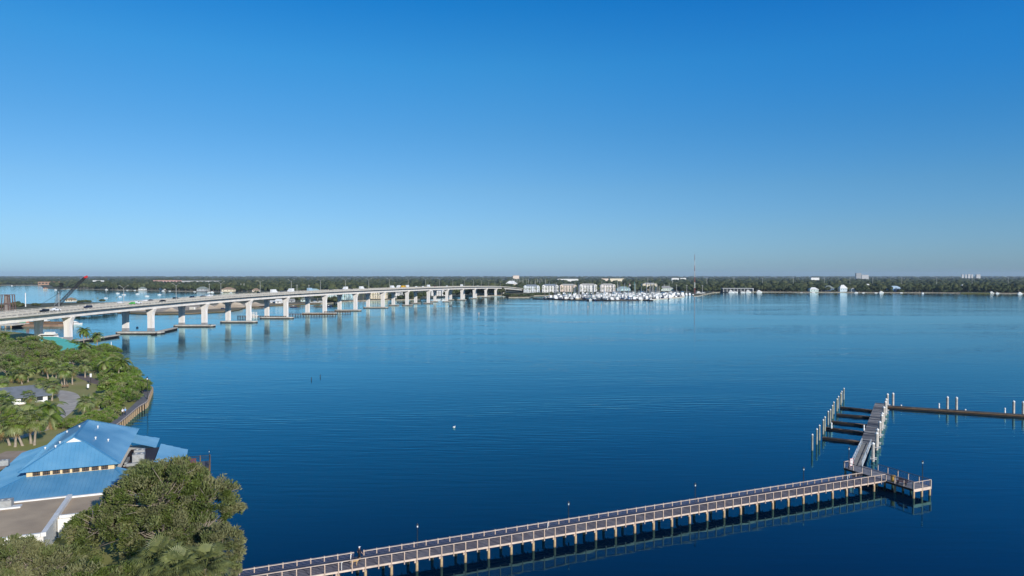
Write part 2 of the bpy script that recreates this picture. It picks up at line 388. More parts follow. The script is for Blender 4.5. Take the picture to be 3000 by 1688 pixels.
ribbon('path', smooth(gp((95, 1260), (160, 1222), (196, 1190), (205, 1172), (196, 1157), (168, 1149), (120, 1146), (60, 1150))), 5.0, GZ + .008, path_m)
ribbon('path', smooth(gp((40, 1287), (120, 1262), (200, 1238), (262, 1218), (330, 1185))), 2.2, GZ + .004, M('pale footpath', (.55, .47, .38), (.40, .34, .28), .4, .9))
ribbon('path', smooth(gp((180, 1098), (225, 1098), (262, 1112), (300, 1124), (350, 1128))), 3.5, GZ + .005, M('brick footpath', (.20, .15, .13), (.15, .12, .11), .4, .9))
ribbon('path', smooth(gp((-60, 1372), (0, 1356), (40, 1342), (90, 1320))), 9.0, GZ + .006, M('sandy drive', (.42, .32, .24), (.30, .23, .17), .3, .95))
# sand bank on the spit behind the bridge
def flat(name, px, z, mat, kind='structure'):
    mb = MB(); mb.prism([tuple(P(a, b_, z)[:2]) for a, b_ in px], .2, z); return tag(mb.build(name, mat), kind=kind)
flat('sand_ground', [(345, 915), (400, 917.4), (463, 919.4), (563, 917.4), (656, 912.4), (700, 906.5), (716, 900), (806, 894), (940, 889), (930, 886), (800, 888), (700, 889), (600, 893), (480, 896), (380, 900), (330, 905)], .93, mud_m)
flat('sand_ground', [(350, 912), (463, 914), (540, 909), (640, 905), (700, 900), (720, 895), (800, 891), (700, 890), (600, 894), (480, 898), (380, 903)], .96, sand_m)
flat('lawn', [(2815, 858.5), (2902, 859), (2890, 851), (2850, 848.5), (2822, 851)], 1.2, M('shore lawn', (.16, .16, .05), (.12, .12, .04), .05, .95))
# sand piles, one thing each
def sandpile(px, py, wpx, h, label):
    c = P(px, py, .9); r = wpx * c.y / F / 2
    bm = bmesh.new(); bmesh.ops.create_grid(bm, x_segments=14, y_segments=14, size=1)
    for v in bm.verts:
        x, y = v.co.x, v.co.y; d = math.hypot(x * (1 + .1 * math.sin(px)), y)
        k = max(0, 1 - d) ** .9 * (1 + .25 * math.sin(x * 6 + px) * math.cos(y * 5 + px))
        v.co = Vector((x * r, y * r * .8, k * h - .05))
    me = bpy.data.meshes.new('sand_pile'); bm.to_mesh(me); bm.free(); me.materials.append(sand_m)
    o = link('sand_pile', me, None, (c.x, c.y, .95)); return tag(o, label, 'sand pile', 'sand piles on the spit')
for a in [(402, 910, 70, 5, 'broad pale sand pile left of the second bridge pillar pair'), (500, 912, 50, 3.5, 'low sand heap between second and third pillar pairs of the bridge'),
          (604, 904, 62, 6, 'peaked sand pile beside the third pillar of the near bridge'), (645, 903, 56, 6, 'twin peaked sand pile left of the shaded fourth rear pillar'),
          (690, 900, 60, 6, 'pale sand pile right of the shaded fourth rear pillar'), (745, 896, 70, 4, 'long low sand pile in front of the white shed'),
          (450, 905, 46, 4, 'small sand pile behind the second near bridge pillar')]: sandpile(*a)
# ================================================================== BRIDGES
NEAR = [(198, 996), (441, 971), (598, 953), (728, 941), (837, 928.6), (951, 917), (1041, 908), (1121, 900.7), (1192, 894), (1254.7, 888.8), (1308.7, 883), (1353, 879), (1389, 874), (1423, 870.4), (1452, 867)]
NP_ = [P(a, b_) for a, b_ in NEAR]
Yd = np.array([p.y for p in NP_]); Xd = np.array([p.x for p in NP_])
cf = np.polyfit(np.r_[Yd, 1260, 1340], np.r_[Xd, -10, 12], 4)
YA, YB = 190.0, 1490.0
def BX(Y): return float(np.polyval(cf, Y)) if Y > 343 else float(np.polyval(cf, 343) - (343 - Y) * .28)
ZT = ([150, 240, 343, 379, 436, 533, 620, 706, 870, 1000, 1118, 1180, 1260, 1340, 1420, 1500], [11.8, 14.2, 16.6, 17.4, 18.7, 20.6, 21.3, 21.4, 20.9, 19.8, 18.2, 17.0, 14.3, 10.8, 7.0, 3.6])
def BZ(Y): return float(np.mean([np.interp(Y + d, *ZT) for d in (-50, -25, 0, 25, 50)])) - .9   # road surface
def station(Y, xo):
    dx = (BX(Y + 1) - BX(Y - 1)) / 2; l = math.hypot(dx, 1)
    return Vector((BX(Y) + xo, Y, BZ(Y))), Vector((1 / l, -dx / l, 0))
def bpos(Y, xo, o, dz=0):
    p, r = station(Y, xo); return p + r * o + Vector((0, 0, dz))
def solveY(px, xo, o=0.0):
    lo, hi = 200.0, 1480.0
    for _ in range(50):
        mid = (lo + hi) / 2; p = bpos(mid, xo, o)
        if CX + F * p.x / p.y < px: lo = mid
        else: hi = mid
    return (lo + hi) / 2
Ys = list(np.arange(YA, YB + 1, 10.0))
XR = -16.3
def bridge(xo, label, piers):
    rt = empty('road_bridge', bpos(700, xo, 0), 0, label, 'bridge', 'twin road bridges')
    off = -rt.location
    st = [(station(y, xo)[0] + off, station(y, xo)[1]) for y in Ys]
    mb = MB(); mb.sweep(st, [(-5.9, 0), (5.9, 0), (5.9, -.06), (-5.9, -.06)], [1, 0, 0, 0]); mb.sweep(st, [(-6.3, -.02), (6.3, -.02), (6.3, -.42), (3.7, -.75), (-3.7, -.75), (-6.3, -.42)], 0)
    # deck: upper face shows the road surface
    mb.build('deck', [concrete, asphalt], rt)
    mb = MB(); mb.sweep(st, [(3.5, -.7), (2.9, -3.45), (-2.9, -3.45), (-3.5, -.7)], 0); mb.build('box_girder', concrete, rt)
    for sgn in (1, -1):
        mb = MB(); mb.sweep(st, [(sgn * 6.34, -.5), (sgn * 6.34, .42), (sgn * 6.0, .42), (sgn * 6.0, -.5)], 0)
        mb.sweep(st, [(sgn * 6.30, .74), (sgn * 6.30, .95), (sgn * 6.04, .95), (sgn * 6.04, .74)], 0)
        for y in np.arange(YA + 1, 1300, 2.6 if sgn > 0 else 5.2):
            p, r = station(y, xo); c = p + r * sgn * 6.17 + off
            mb.box((c.x, c.y, c.z + .58), (.34, .34, .36), math.atan2(-r.x, r.y) if False else 0)
        mb.build('parapet', parapet_m, rt)
    for Y, low in piers:
        p, r = station(Y, xo); hgt = p.z - 3.45; rz = math.atan2(r.y, r.x)
        g = MB(); prof = [(0 if not low else 1.9, 1.72, 1.12), (hgt - 5.2, 1.72, 1.12), (hgt - 3.6, 1.95, 1.12), (hgt - 2.2, 2.4, 1.14), (hgt - 1.1, 2.95, 1.16), (hgt - .35, 3.45, 1.18), (hgt + .02, 3.6, 1.18)]
        if prof[1][0] < prof[0][0]: prof = [prof[0]] + [(q[0] if q[0] > prof[0][0] else prof[0][0] + .01 * i, q[1], q[2]) for i, q in enumerate(prof[1:])]
        vs = []
        for z, a, b_ in prof: vs += [(-a, -b_, z), (a, -b_, z), (a, b_, z), (-a, b_, z)]
        k = len(prof)
        g.add(vs, [(4 * i + j, 4 * i + (j + 1) % 4, 4 * i + 4 + (j + 1) % 4, 4 * i + 4 + j) for i in range(k - 1) for j in range(4)]); g.poly(vs[-4:])
        loc = Vector((p.x, p.y, 0)) + off
        o = g.build('pillar', pillar_m, rt, loc, rz)
        if low:
            q = MB(); q.box((0, 0, .95), (3.7, 2.5, 1.9)); q.build('pedestal', concrete_grey, o)
    return rt
def pY(px, xo): return solveY(px, xo)
nearY = [(pY(a, 0), i < 3) for i, (a, b_) in enumerate(NEAR)]
bridge(0, 'nearer of the two long pale concrete road bridges, its pillars wholly sunlit', nearY + [(290, False), (1235, False)])
bridge(XR, 'farther of the twin concrete road bridges, its pillars half in shadow', nearY + [(290, False), (1235, False)])
# footings at the water
def footing(px0, px1, py, label, dep=5.0, z=1.3):
    a = P(px0, py); b_ = P(px1, py); c = (a + b_) / 2; mb = MB(); L_ = b_.x - a.x
    pts = [(-L_ / 2, -dep * .3), (-L_ / 2 + 2, -dep / 2), (L_ / 2 - 2, -dep / 2), (L_ / 2, -dep * .3), (L_ / 2, dep * .3), (L_ / 2 - 2, dep / 2), (-L_ / 2 + 2, dep / 2), (-L_ / 2, dep * .3)]
    mb.prism(pts, -1, z * .45, 1); mb.prism([(x * 1.004, y * 1.05) for x, y in pts], z * .45, z, 0)
    return tag(mb.build('bridge_footing', [concrete_low, dark_wood], None, (c.x, c.y + dep * .4, 0)), label, 'footing', 'concrete footings under the bridge pillars')
footing(337, 470, 979, 'wide low concrete footing under the second pillar pair from the shore', 7)
footing(507, 624, 958, 'low concrete footing under the third pillar pair, two birds on its end', 6)
footing(644, 750, 946, 'low concrete footing under the fourth pillar pair')
footing(760, 857, 934, 'low concrete footing under the fifth pillar pair beside the timber fender')
footing(884, 984, 921, 'low concrete footing under the sixth pillar pair')
footing(980, 1057, 911.5, 'concrete footing shared by the seventh pillar pair')
footing(1064, 1136, 903, 'concrete footing shared by the eighth pillar pair')
k9 = [(1137.5, 1169, 896, 'rear', 'ninth'), (1177, 1208, 896, 'near', 'ninth'), (1203, 1232, 890, 'rear', 'tenth'), (1240, 1268, 890, 'near', 'tenth'), (1260, 1283, 885, 'rear', 'eleventh'), (1296, 1320, 885, 'near', 'eleventh'),
      (1312, 1330, 880, 'rear', 'twelfth'), (1338, 1366, 880, 'near', 'twelfth'), (1377, 1400, 875.5, 'near', 'thirteenth'), (1411, 1437, 871.5, 'near', 'fourteenth')]
for a, b_, y, s, k in k9: footing(a, b_, y, f'small concrete footing under the {k} pillar of the {"nearer" if s == "near" else "farther"} bridge', 4, 1.2)
def walkway(pts, label):
    mb = MB(); q = smooth([P(a, b_, 1.2) for a, b_ in pts], 3)
    for a, b_ in zip(q[:-1], q[1:]):
        mb.beam(a, b_ + (b_ - a) * .02, 2.6, .55, 0); mb.beam(a - Vector((0, 0, .7)), b_ - Vector((0, 0, .7)), 2.0, .8, 1)
    for a in q[::2]: mb.box((a.x, a.y, -.2), (.9, 2.4, 1.8), 0, 1)
    return tag(mb.build('fender_walkway', [concrete_low, dark_wood]), label, 'walkway', 'concrete fender walkways between pillar footings')
walkway([(203, 1003), (250, 994), (300, 988), (345, 981)], 'curved concrete fender walkway from the shore to the second pillar footing')
walkway([(448, 975), (480, 968), (515, 960)], 'short concrete fender walkway joining second and third pillar footings')
def fender(px0, px1, py, label, dy=0.0):
    a = P(px0, py); b_ = P(px1, py + dy); mb = MB(); d = (b_ - a); n = int(d.length / 2.2)
    rt = empty('timber_fender', a, 0, label, 'fender', 'dark timber fenders along the boat channel')
    for z in (.7, 1.5): mb.beam((0, 0, z), d + Vector((0, 0, z)), .35, .35)
    mb.beam((0, .9, 1.9), d + Vector((0, .9, 1.9)), 1.2, .15); mb.build('wale', brown_wood, rt)
    g = MB(); g.tube([(0, 0, -1.2), (0, 0, 2.1)], .28, 6); src = None
    for i in range(n + 1):
        if src is None: src = g.build('pile', dark_wood, rt)
        else: src = src.copy(); COL.objects.link(src)
        src.location = d * (i / n) + Vector((0, -.35, 0))
fender(697, 838, 932, 'dark timber fender beside the white channel posts near the fifth pillars', 1)
fender(842, 983, 926, 'long dark timber fender running past the sixth pillar pair', -1)
fender(951, 1027, 918.5, 'brown timber fender ending in a white post near the seventh pillars', -.5)
# light poles in the gap between the decks
def lamp_kit():
    rt = empty('street_lamp', (0, 0, 0)); mb = MB(); mb.tube([(0, 0, -1.5), (0, 0, 10.2)], [.17, .10], 8); mb.build('pole', pole_grey, rt)
    for s in (1, -1):
        mb = MB(); mb.tube([(0, 0, 9.9), (s * 1.4, 0, 11.1), (s * 2.6, 0, 11.7)], [.08, .07, .06], 6); a = mb.build('arm', pole_grey, rt)
        mb = MB(); mb.box((s * 3.0, 0, 11.76), (.9, .36, .2)); mb.build('lamp_head', pole_grey, a)
    return Kit(rt)
lk = lamp_kit()
LP = [362, 497 / 4.293 + 400, 647, 762, 853.5, 939, 1012, 1080.4, 1141, 1196, 1247, 1288, 1326.7, 1360, 1387, 1411, 1432, 1450, 1466]
for i, px in enumerate(LP):
    Y = solveY(px, XR / 2); p = bpos(Y, XR / 2, 0)
    lk.put(p, math.atan2(station(Y, 0)[1].y, station(Y, 0)[1].x), 1, f'double-armed grey street lamp between the bridge decks, {nth(i + 1)} from the near shore end', 'double-armed lamps along the bridge', 'street lamp')
p = bpos(solveY(172, XR, -6.6), XR, -6.6)
mb = MB(); mb.tube([(0, 0, 0), (0, 0, 9.5)], [.16, .1], 8)
tag(mb.build('light_pole', pole_grey, None, p), 'plain grey pole on the far parapet behind the white pickup', 'pole')
# ------------------------------------------------------------------ vehicles
def car_kit(kind, paint):
    rt = empty({'suv': 'parked_car'}.get(kind, 'car') if False else 'car', (0, 0, 0)); prof = {
        'sedan': [(-2.25, .35), (-2.3, .75), (-2.0, .95), (-1.35, 1.0), (-.75, 1.42), (.45, 1.45), (1.15, 1.02), (2.0, .88), (2.28, .68), (2.25, .35)],
        'suv': [(-2.3, .4), (-2.35, .95), (-2.1, 1.72), (.3, 1.78), (1.05, 1.18), (2.1, 1.05), (2.35, .8), (2.3, .4)],
        'pickup': [(-2.8, .45), (-2.85, 1.1), (-.85, 1.12), (-.75, 1.78), (.75, 1.8), (1.35, 1.2), (2.5, 1.1), (2.75, .85), (2.7, .45)],
        'truck': [(-4.0, .6), (-4.0, 3.4), (1.5, 3.4), (1.5, 2.5), (2.6, 2.45), (3.2, 1.5), (3.6, 1.3), (3.6, .6)],
        'bus': [(-5, .6), (-5, 3.0), (3.6, 3.05), (4.0, 1.75), (5.2, 1.6), (5.3, .6)]}[kind]
    wd = .92 if kind in ('sedan', 'suv') else (1.0 if kind == 'pickup' else 1.22)
    mb = MB(); n = len(prof)
    vs = [(x, -wd * (1 if z < 1.1 else .86), z) for x, z in prof] + [(x, wd * (1 if z < 1.1 else .86), z) for x, z in prof]
    mb.add(vs, [(i, n + i, n + (i + 1) % n, (i + 1) % n) for i in range(n)]); mb.poly(vs[:n]); mb.poly(vs[n:][::-1]); mb.build('body', paint, rt)
    win = {'sedan': (-1.2, .95, 1.05, 1.38), 'suv': (-2.0, .8, 1.15, 1.62), 'pickup': (-.65, 1.0, 1.25, 1.66), 'truck': (1.7, 2.9, 1.6, 2.3), 'bus': (-4.8, 3.5, 1.9, 2.6)}[kind]
    for s in (1, -1):
        mb = MB(); mb.poly([(win[0], s * (wd * .9 + .012), win[2]), (win[1], s * (wd * .9 + .012), win[2]), (win[1] - .5, s * (wd * .86 + .015), win[3]), (win[0] + .25, s * (wd * .86 + .015), win[3])][::-s])
        mb.build('side_window', glass, rt)
    xs = {'sedan': (-1.35, 1.4), 'suv': (-1.4, 1.45), 'pickup': (-1.7, 1.8), 'truck': (-2.6, 2.7), 'bus': (-3.2, 3.4)}[kind]; r = .34 if kind in ('sedan', 'suv') else .45
    for x in xs:
        for s in (1, -1):
            mb = MB(); mb.tube([(x, s * wd * .82, r), (x, s * wd * 1.02, r)], r, 10); mb.build('wheel', rubber, rt)
    return rt
def paint(nm, c): return M(nm + ' car paint', c, tuple(x * .9 for x in c), 3, .25, spec=.6)
PT = {'black': paint('black', (.012, .013, .016)), 'white': paint('white', (.8, .8, .8)), 'navy': paint('navy', (.015, .02, .05)), 'green': paint('bright green', (.06, .42, .05)), 'silver': paint('silver', (.45, .46, .48)),
      'yellow': paint('school yellow', (.75, .42, .02)), 'pale blue': paint('pale blue', (.35, .50, .62)), 'dark red': paint('dark red', (.16, .02, .02)), 'grey': paint('grey', (.12, .13, .14))}
CARS = [(129, 'suv', 'black', 0, -3, 'black van on the bridge, leading a white pickup'), (161, 'pickup', 'white', 0, -3, 'white pickup truck following the black van on the bridge'), (257, 'suv', 'navy', 0, -2.5, 'dark blue sport utility car alone on the bridge before the first lamp'),
        (352, 'sedan', 'white', XR, 2, 'white saloon on the farther bridge near the first double lamp'), (388, 'sedan', 'green', 0, -3, 'bright green car on the bridge'), (402, 'pickup', 'white', 0, -3, 'white pickup right behind the bright green car'),
        (425, 'sedan', 'white', XR, 3, 'white car next to a dark saloon on the farther bridge'), (441, 'sedan', 'navy', XR, 3, 'dark saloon following the white car on the farther bridge'), (476, 'sedan', 'black', 0, -3, 'black saloon low on the bridge before the second lamp'),
        (515, 'suv', 'black', XR, 3, 'black car passing right at the second double lamp'), (564, 'suv', 'navy', XR, 3, 'dark car midway between second and third lamps'), (594, 'sedan', 'grey', XR, -2, 'grey car just before the third double lamp'),
        (614, 'suv', 'white', XR, -2, 'white car at the third double lamp'), (759, 'suv', 'black', XR, 3, 'black car at the foot of the fourth lamp'), (803, 'truck', 'white', XR, 3, 'low white box truck between fourth and fifth lamps'), (826, 'suv', 'grey', XR, 3, 'grey car behind the low white box truck'),
        (851, 'truck', 'white', XR, -2, 'tall white lorry at the fifth double lamp'), (909, 'truck', 'pale blue', XR, 3, 'pale blue lorry before the sixth double lamp'), (970, 'suv', 'black', XR, 3, 'black car left of the seventh double lamp'), (1000, 'suv', 'navy', XR, 3, 'dark blue car beside a white truck at the seventh lamp'),
        (1011, 'truck', 'white', XR, -2, 'white truck directly under the seventh double lamp'), (1030, 'sedan', 'black', XR, 3, 'black saloon right of the white truck at the seventh lamp'), (1060, 'truck', 'white', XR, 3, 'white van truck left of the eighth double lamp'), (1075, 'sedan', 'navy', XR, 3, 'dark car just left of the eighth lamp pole'),
        (1150, 'truck', 'white', XR, 3, 'white lorry just past the ninth double lamp'), (1167, 'truck', 'white', XR, -2, 'white lorry halfway between ninth and tenth lamps'), (1183, 'bus', 'yellow', XR, 3, 'yellow school bus near the top of the bridge'),
        (1192, 'truck', 'white', XR, -2, 'white lorry directly behind the yellow school bus'), (1220, 'suv', 'white', XR, 3, 'white car halfway between tenth and eleventh lamps'), (1240, 'suv', 'white', XR, 3, 'white car just before the eleventh lamp'), (1256, 'truck', 'white', XR, 3, 'white lorry just past the eleventh lamp'),
        (1275, 'suv', 'dark red', XR, 3, 'dark red car before the twelfth lamp'), (1310, 'suv', 'white', XR, 3, 'white car between the twelfth and thirteenth lamps'), (1353, 'truck', 'white', XR, 3, 'white lorry just before the fourteenth lamp'), (1400, 'suv', 'silver', XR, 3, 'silver car far along the bridge between fifteenth and sixteenth lamps')]
KC = {}
for px, kd, pc, xo, o, lab in CARS:
    Y = solveY(px, xo, o); p = bpos(Y, xo, o, .01); r = station(Y, xo)[1]
    if (kd, pc) not in KC:
        rt = car_kit(kd, PT[pc]); rt.name = {'pickup': 'pickup_truck', 'truck': 'box_truck', 'bus': 'school_bus'}.get(kd, 'car'); KC[(kd, pc)] = Kit(rt)
    KC[(kd, pc)].put(p, math.atan2(r.x, -r.y) + (math.pi if o < 0 else 0), 1, lab, 'vehicles crossing the bridge', {'pickup': 'pickup', 'truck': 'truck', 'bus': 'bus'}.get(kd, 'car'))
# ================================================================== FISHING PIER
A0 = P(910, 1688, 1.5); A1 = P(2570, 1412, 1.5); pd = (A1 - A0); pd.z = 0; pd.normalize(); pn = Vector((-pd.y, pd.x, 0))
PO = Vector((A0.x, A0.y, 0)); Lend = (A1 - A0).length; L0 = -14.0
def q(a, n_, z): return PO + pd * a + pn * n_ + Vector((0, 0, z))
prz = math.atan2(pd.y, pd.x); PW = 2.35; DZ = 1.5
pier = empty('fishing_pier', q(0, 0, 0), 0, 'long narrow timber fishing pier with pale rails on both sides', 'pier'); PB = pier.location.copy()
def qq(a, n_, z): return q(a, n_, z) - PB
mb = MB(); a = L0
while a < Lend + 1.0:
    b_ = a + .98; mb.beam(qq(a + .49, .03, DZ - .03), qq(a + .49, PW - .03, DZ - .03 + (.004 if int(a) % 2 else 0)), .955, .06, rnd.choice([0, 0, 2]))
    a = b_
mb.beam(qq(L0, .25, DZ - .2), qq(Lend + 1.8, .25, DZ - .2), .12, .26, 1); mb.beam(qq(L0, PW - .25, DZ - .2), qq(Lend + 1.8, PW - .25, DZ - .2), .12, .26, 1); mb.beam(qq(L0, PW / 2, DZ - .2), qq(Lend + 1.8, PW / 2, DZ - .2), .12, .26, 1)
mb.build('deck', [deck_grey, dark_wood, M('faded grey decking', (.20, .19, .20), (.14, .135, .15), 1.5, .75)], pier)
mb = MB(); mb.beam(qq(L0, -.07, DZ - .06), qq(Lend + 1.8, -.07, DZ - .06), .08, .22); mb.build('edge_board', timber_pale, pier)
SP = 1.56; KS = range(int(math.ceil(L0 / SP)), int((Lend + 1.6) / SP) + 1)
def rail(parent, a, b_, hgt, spacing, mat, top, wires=5, inset=0.0, posts=True, name='railing', drop=.45, gap=None):
    """rail between points a and b_ (deck level): top board, thin cables, posts as children"""
    d = (b_ - a); n = max(1, round(d.length / spacing)); u = d.normalized(); mb = MB()
    z = Vector((0, 0, 1)); mb.beam(a + z * hgt, b_ + z * hgt, top[0], top[1]); r_ = mb.build(name, mat, parent)
    mb = MB()
    for i in range(wires): mb.beam(a + z * (.12 + i * (hgt - .2) / wires), b_ + z * (.12 + i * (hgt - .2) / wires), .018, .018)
    mb.build('cable', M('railing cable', (.30, .25, .27), (.24, .2, .22), 1, .5), r_)
    return r_
g = MB(); g.box((0, 0, .33), (.11, .13, 1.5)); post_src = None
def put_posts(parent, pts, mat, mx=100):
    src = None
    for p_ in pts[:mx]:
        if src is None: src = g.build('rail_post', mat, parent, None, prz)
        else: src = src.copy(); COL.objects.link(src)
        src.location = p_
    if len(pts) > mx:
        m2 = MB()
        for p_ in pts[mx:]: m2.box((p_.x, p_.y, p_.z + .33), (.11, .13, 1.5), prz)
        tag(m2.build('rail_post', mat, parent), kind='stuff')
nr = rail(pier, qq(L0, -.05, DZ), qq(Lend + 1.8, -.05, DZ), 1.1, SP, timber_pale, (.17, .06)); put_posts(nr, [qq(k * SP, -.12, DZ) for k in KS], timber)
# far rail has an opening where the person stands
wp = solve = None
per = P(1053, 1634, DZ); pa = (Vector((per.x, per.y, 0)) - PO).dot(pd)
fr = rail(pier, qq(L0, PW + .02, DZ), qq(pa - .75, PW + .02, DZ), .98, SP, timber_pale, (.24, .06)); put_posts(fr, [qq(k * SP + .3, PW + .1, DZ) for k in KS if k * SP + .3 < pa - .7], timber)
fr2 = rail(pier, qq(pa + .35, PW + .02, DZ), qq(Lend - .6, PW + .02, DZ), .98, SP, timber_pale, (.24, .06)); put_posts(fr2, [qq(k * SP + .3, PW + .1, DZ) for k in KS if pa + .4 < k * SP + .3 < Lend - .6], timber, 32)
mb = MB(); mb.beam(qq(L0, PW - .06, DZ + .24), qq(Lend - .7, PW - .06, DZ + .24), .05, .42); tag(mb.build('dark_strip', M('dark blue strip', (.018, .030, .070), (.014, .022, .05), 1, .4), pier))  # dark blue strip added along the lower half of the far rail
gp_ = MB(); gp_.tube([(0, 0, -1.6), (0, 0, 1.14)], [.2, .18], 10)
gc = MB(); gc.beam((0, -.25, 1.2), (0, PW + .25, 1.2), .22, .26)
s1 = s2 = None
for k in KS:
    if k % 2: continue
    for n_ in (-.02, PW + .0):
        s1 = gp_.build('pile', pile_wood, pier, None, prz) if s1 is None else s1.copy()
        if s1.name not in COL.objects: COL.objects.link(s1)
        s1.location = qq(k * SP + (0 if n_ < 1 else -.5), n_, 0)
    s2 = gc.build('cross_beam', timber, pier, None, prz) if s2 is None else s2.copy()
    if s2.name not in COL.objects: COL.objects.link(s2)
    s2.location = qq(k * SP - .25, 0, 0)
# T head
ta, tb, n0, n1 = Lend + 1.9, Lend + 6.0, -5.1, 8.3
hp = empty('pier_platform', q(ta, 0, 0), 0, 'small timber platform forming the head of the fishing pier, barrel and bench on it', 'platform'); HB = hp.location.copy()
def hq(a, n_, z): return q(a, n_, z) - HB
mb = MB(); a = n0
while a < n1:
    e_ = min(a + .5, n1); mb.beam(hq(ta, (a + e_) / 2, DZ - .03), hq(tb, (a + e_) / 2, DZ - .03 + (.004 if int(a * 2) % 2 else 0)), e_ - a - .012, .06, 0); a = e_
mb.build('deck', deck_pale, hp)
mb = MB(); mb.beam(hq(ta, n0, DZ - .24), hq(tb, n0, DZ - .24), .08, .46); mb.build('edge_board', timber_pale, hp)
mb = MB(); mb.beam(hq(ta, n0, DZ - .2), hq(ta, n1, DZ - .2), .1, .3); mb.beam(hq(tb, n0, DZ - .2), hq(tb, n1, DZ - .2), .1, .3); mb.build('joist', dark_wood, hp)
def hrail(a, b_, posts, mat=timber_pale):
    r_ = rail(hp, a, b_, 1.1, 2, mat, (.16, .06)); d = b_ - a
    put_posts(r_, [a + d * (i / posts) for i in range(posts + 1)], timber_pale)
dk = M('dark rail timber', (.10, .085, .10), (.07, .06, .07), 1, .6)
hrail(hq(ta, n0, DZ), hq(tb, n0, DZ), 2); hrail(hq(ta + .02, n0 + .15, DZ), hq(ta + .02, -.1, DZ), 3, dk); hrail(hq(ta + .02, PW + .4, DZ), hq(ta + .02, n1 - .1, DZ), 3, dk)
hrail(hq(tb, n0 + .15, DZ), hq(tb, n1 - 3.6, DZ), 5, dk); hrail(hq(ta, n1, DZ), hq(ta + 1.3, n1, DZ), 1)
s1 = None
for a in (ta + .15, (ta + tb) / 2, tb - .15):
    for n_ in (n0 + .1, -1.7, 1.7, 5, n1 - .2):
        s1 = gp_.build('pile', pile_wood, hp, None, prz) if s1 is None else s1.copy()
        if s1.name not in COL.objects: COL.objects.link(s1)
        s1.location = hq(a, n_, 0)
# pier lamps
def pier_lamp_kit():
    rt = empty('pier_lamp', (0, 0, 0)); mb = MB(); mb.lathe((0, 0, 0), [(.10, 0), (.10, .5), (.06, .6), (.045, 3.35), (.05, 3.4)], 8); mb.build('post', black, rt)
    mb = MB(); mb.lathe((0, 0, 3.4), [(.06, 0), (.09, .10), (.10, .2), (.07, .26)], 8); l = mb.build('lantern', bulb, rt)
    mb = MB(); mb.lathe((0, 0, 3.66), [(.15, 0), (.12, .12), (.03, .24), (.01, .36)], 8); mb.build('cap', black, l)
    return Kit(rt)
plk = pier_lamp_kit()
for i, (px, lab) in enumerate([(1221, 'black lamp post on the pier rail nearest the person with the dog'), (1666.8, 'second black lamp post along the pier from the person'), (2040, 'third black lamp post along the pier, midway along its far half'), (2359, 'black lamp post on the pier just before its head platform')]):
    lo, hi = L0, Lend
    for _ in range(40):
        m_ = (lo + hi) / 2; v = q(m_, PW + .22, 0)
        if CX + F * v.x / v.y < px: lo = m_
        else: hi = m_
    plk.put(q(lo, PW + .22, DZ - .6), prz, 1, lab, 'black lamp posts along the pier', 'lamp post')
plk.put(q(tb - .25, n0 + 1.3, DZ), prz, 1, 'black lamp post at the outer corner of the head platform', 'black lamp posts along the pier', 'lamp post')
plk.put(q(ta + .3, n1 - .8, DZ), prz, 1, 'black lamp post beside the red bordered sign', 'black lamp posts along the pier', 'lamp post')
# barrel, bench, sign
def spot(px, py, z): return P(px, py, z)
b0 = spot(2616, 1411, DZ); mb = MB(); mb.lathe((0, 0, 0), [(.34, 0), (.36, .06), (.35, .4), (.365, .45), (.35, .5), (.35, .95), (.36, 1.0)], 16); rt = mb.build('barrel', M('yellow drum', (.62, .36, .05), (.50, .28, .04), 2, .5), None, b0)
tag(rt, 'yellow drum bin standing on the pier head platform', 'barrel'); mb = MB(); mb.lathe((0, 0, 1.0), [(.37, 0), (.37, .05), (.2, .08)], 16); mb.build('lid', M('drum lid', (.30, .18, .04), (.22, .14, .03), 2, .6), rt)
def bench(loc, rz, col, label, L_=1.7):
    rt = empty('bench', loc, rz, label, 'bench'); mb = MB()
    for i in range(4): mb.box((0, -.2 + i * .13, .45), (L_, .11, .04))
    mb.build('seat', col, rt); mb = MB()
    for i in range(3): mb.box((0, .30 + i * .03, .58 + i * .14), (L_, .03, .11))
    mb.build('backrest', col, rt)
    for s in (-1, 1):
        mb = MB(); mb.box((s * L_ * .4, 0, .22), (.06, .5, .43)); mb.build('leg', black, rt)
bench(spot(2642, 1419, DZ), prz + R(-90), M('maroon bench', (.16, .035, .03), (.11, .025, .022), 2, .6), 'maroon bench behind the yellow drum on the pier platform')
s0 = q(ta + 1.7, n1 - .15, DZ); rt = empty('notice_sign', s0, prz, 'white notice board with red border on the pier platform', 'sign')
red = M('sign red', (.55, .03, .03), (.5, .03, .03), 1, .5)
mb = MB(); mb.box((0, 0, .85), (.78, .04, 1.35)); mb.build('panel', white, rt)
mb = MB()
for x in (-.36, .36): mb.box((x, -.028, .85), (.05, .012, 1.35))
for z in (.2, 1.5): mb.box((0, -.028, z), (.67, .012, .05))
mb.build('border', red, rt)
mb = MB()
for z, w_ in ((1.28, .5), (1.12, .42), (.92, .5), (.76, .46), (.6, .5), (.44, .3)): mb.box((0, -.027, z), (w_, .01, .07 if z > 1 else .035))
mb.build('lettering', M('sign lettering', (.12, .04, .06), (.1, .03, .05), 1, .5), rt)
for x in (-.3, .3): mb = MB(); mb.box((x, .05, .55), (.06, .06, 1.3)); mb.build('leg', timber_pale, rt)
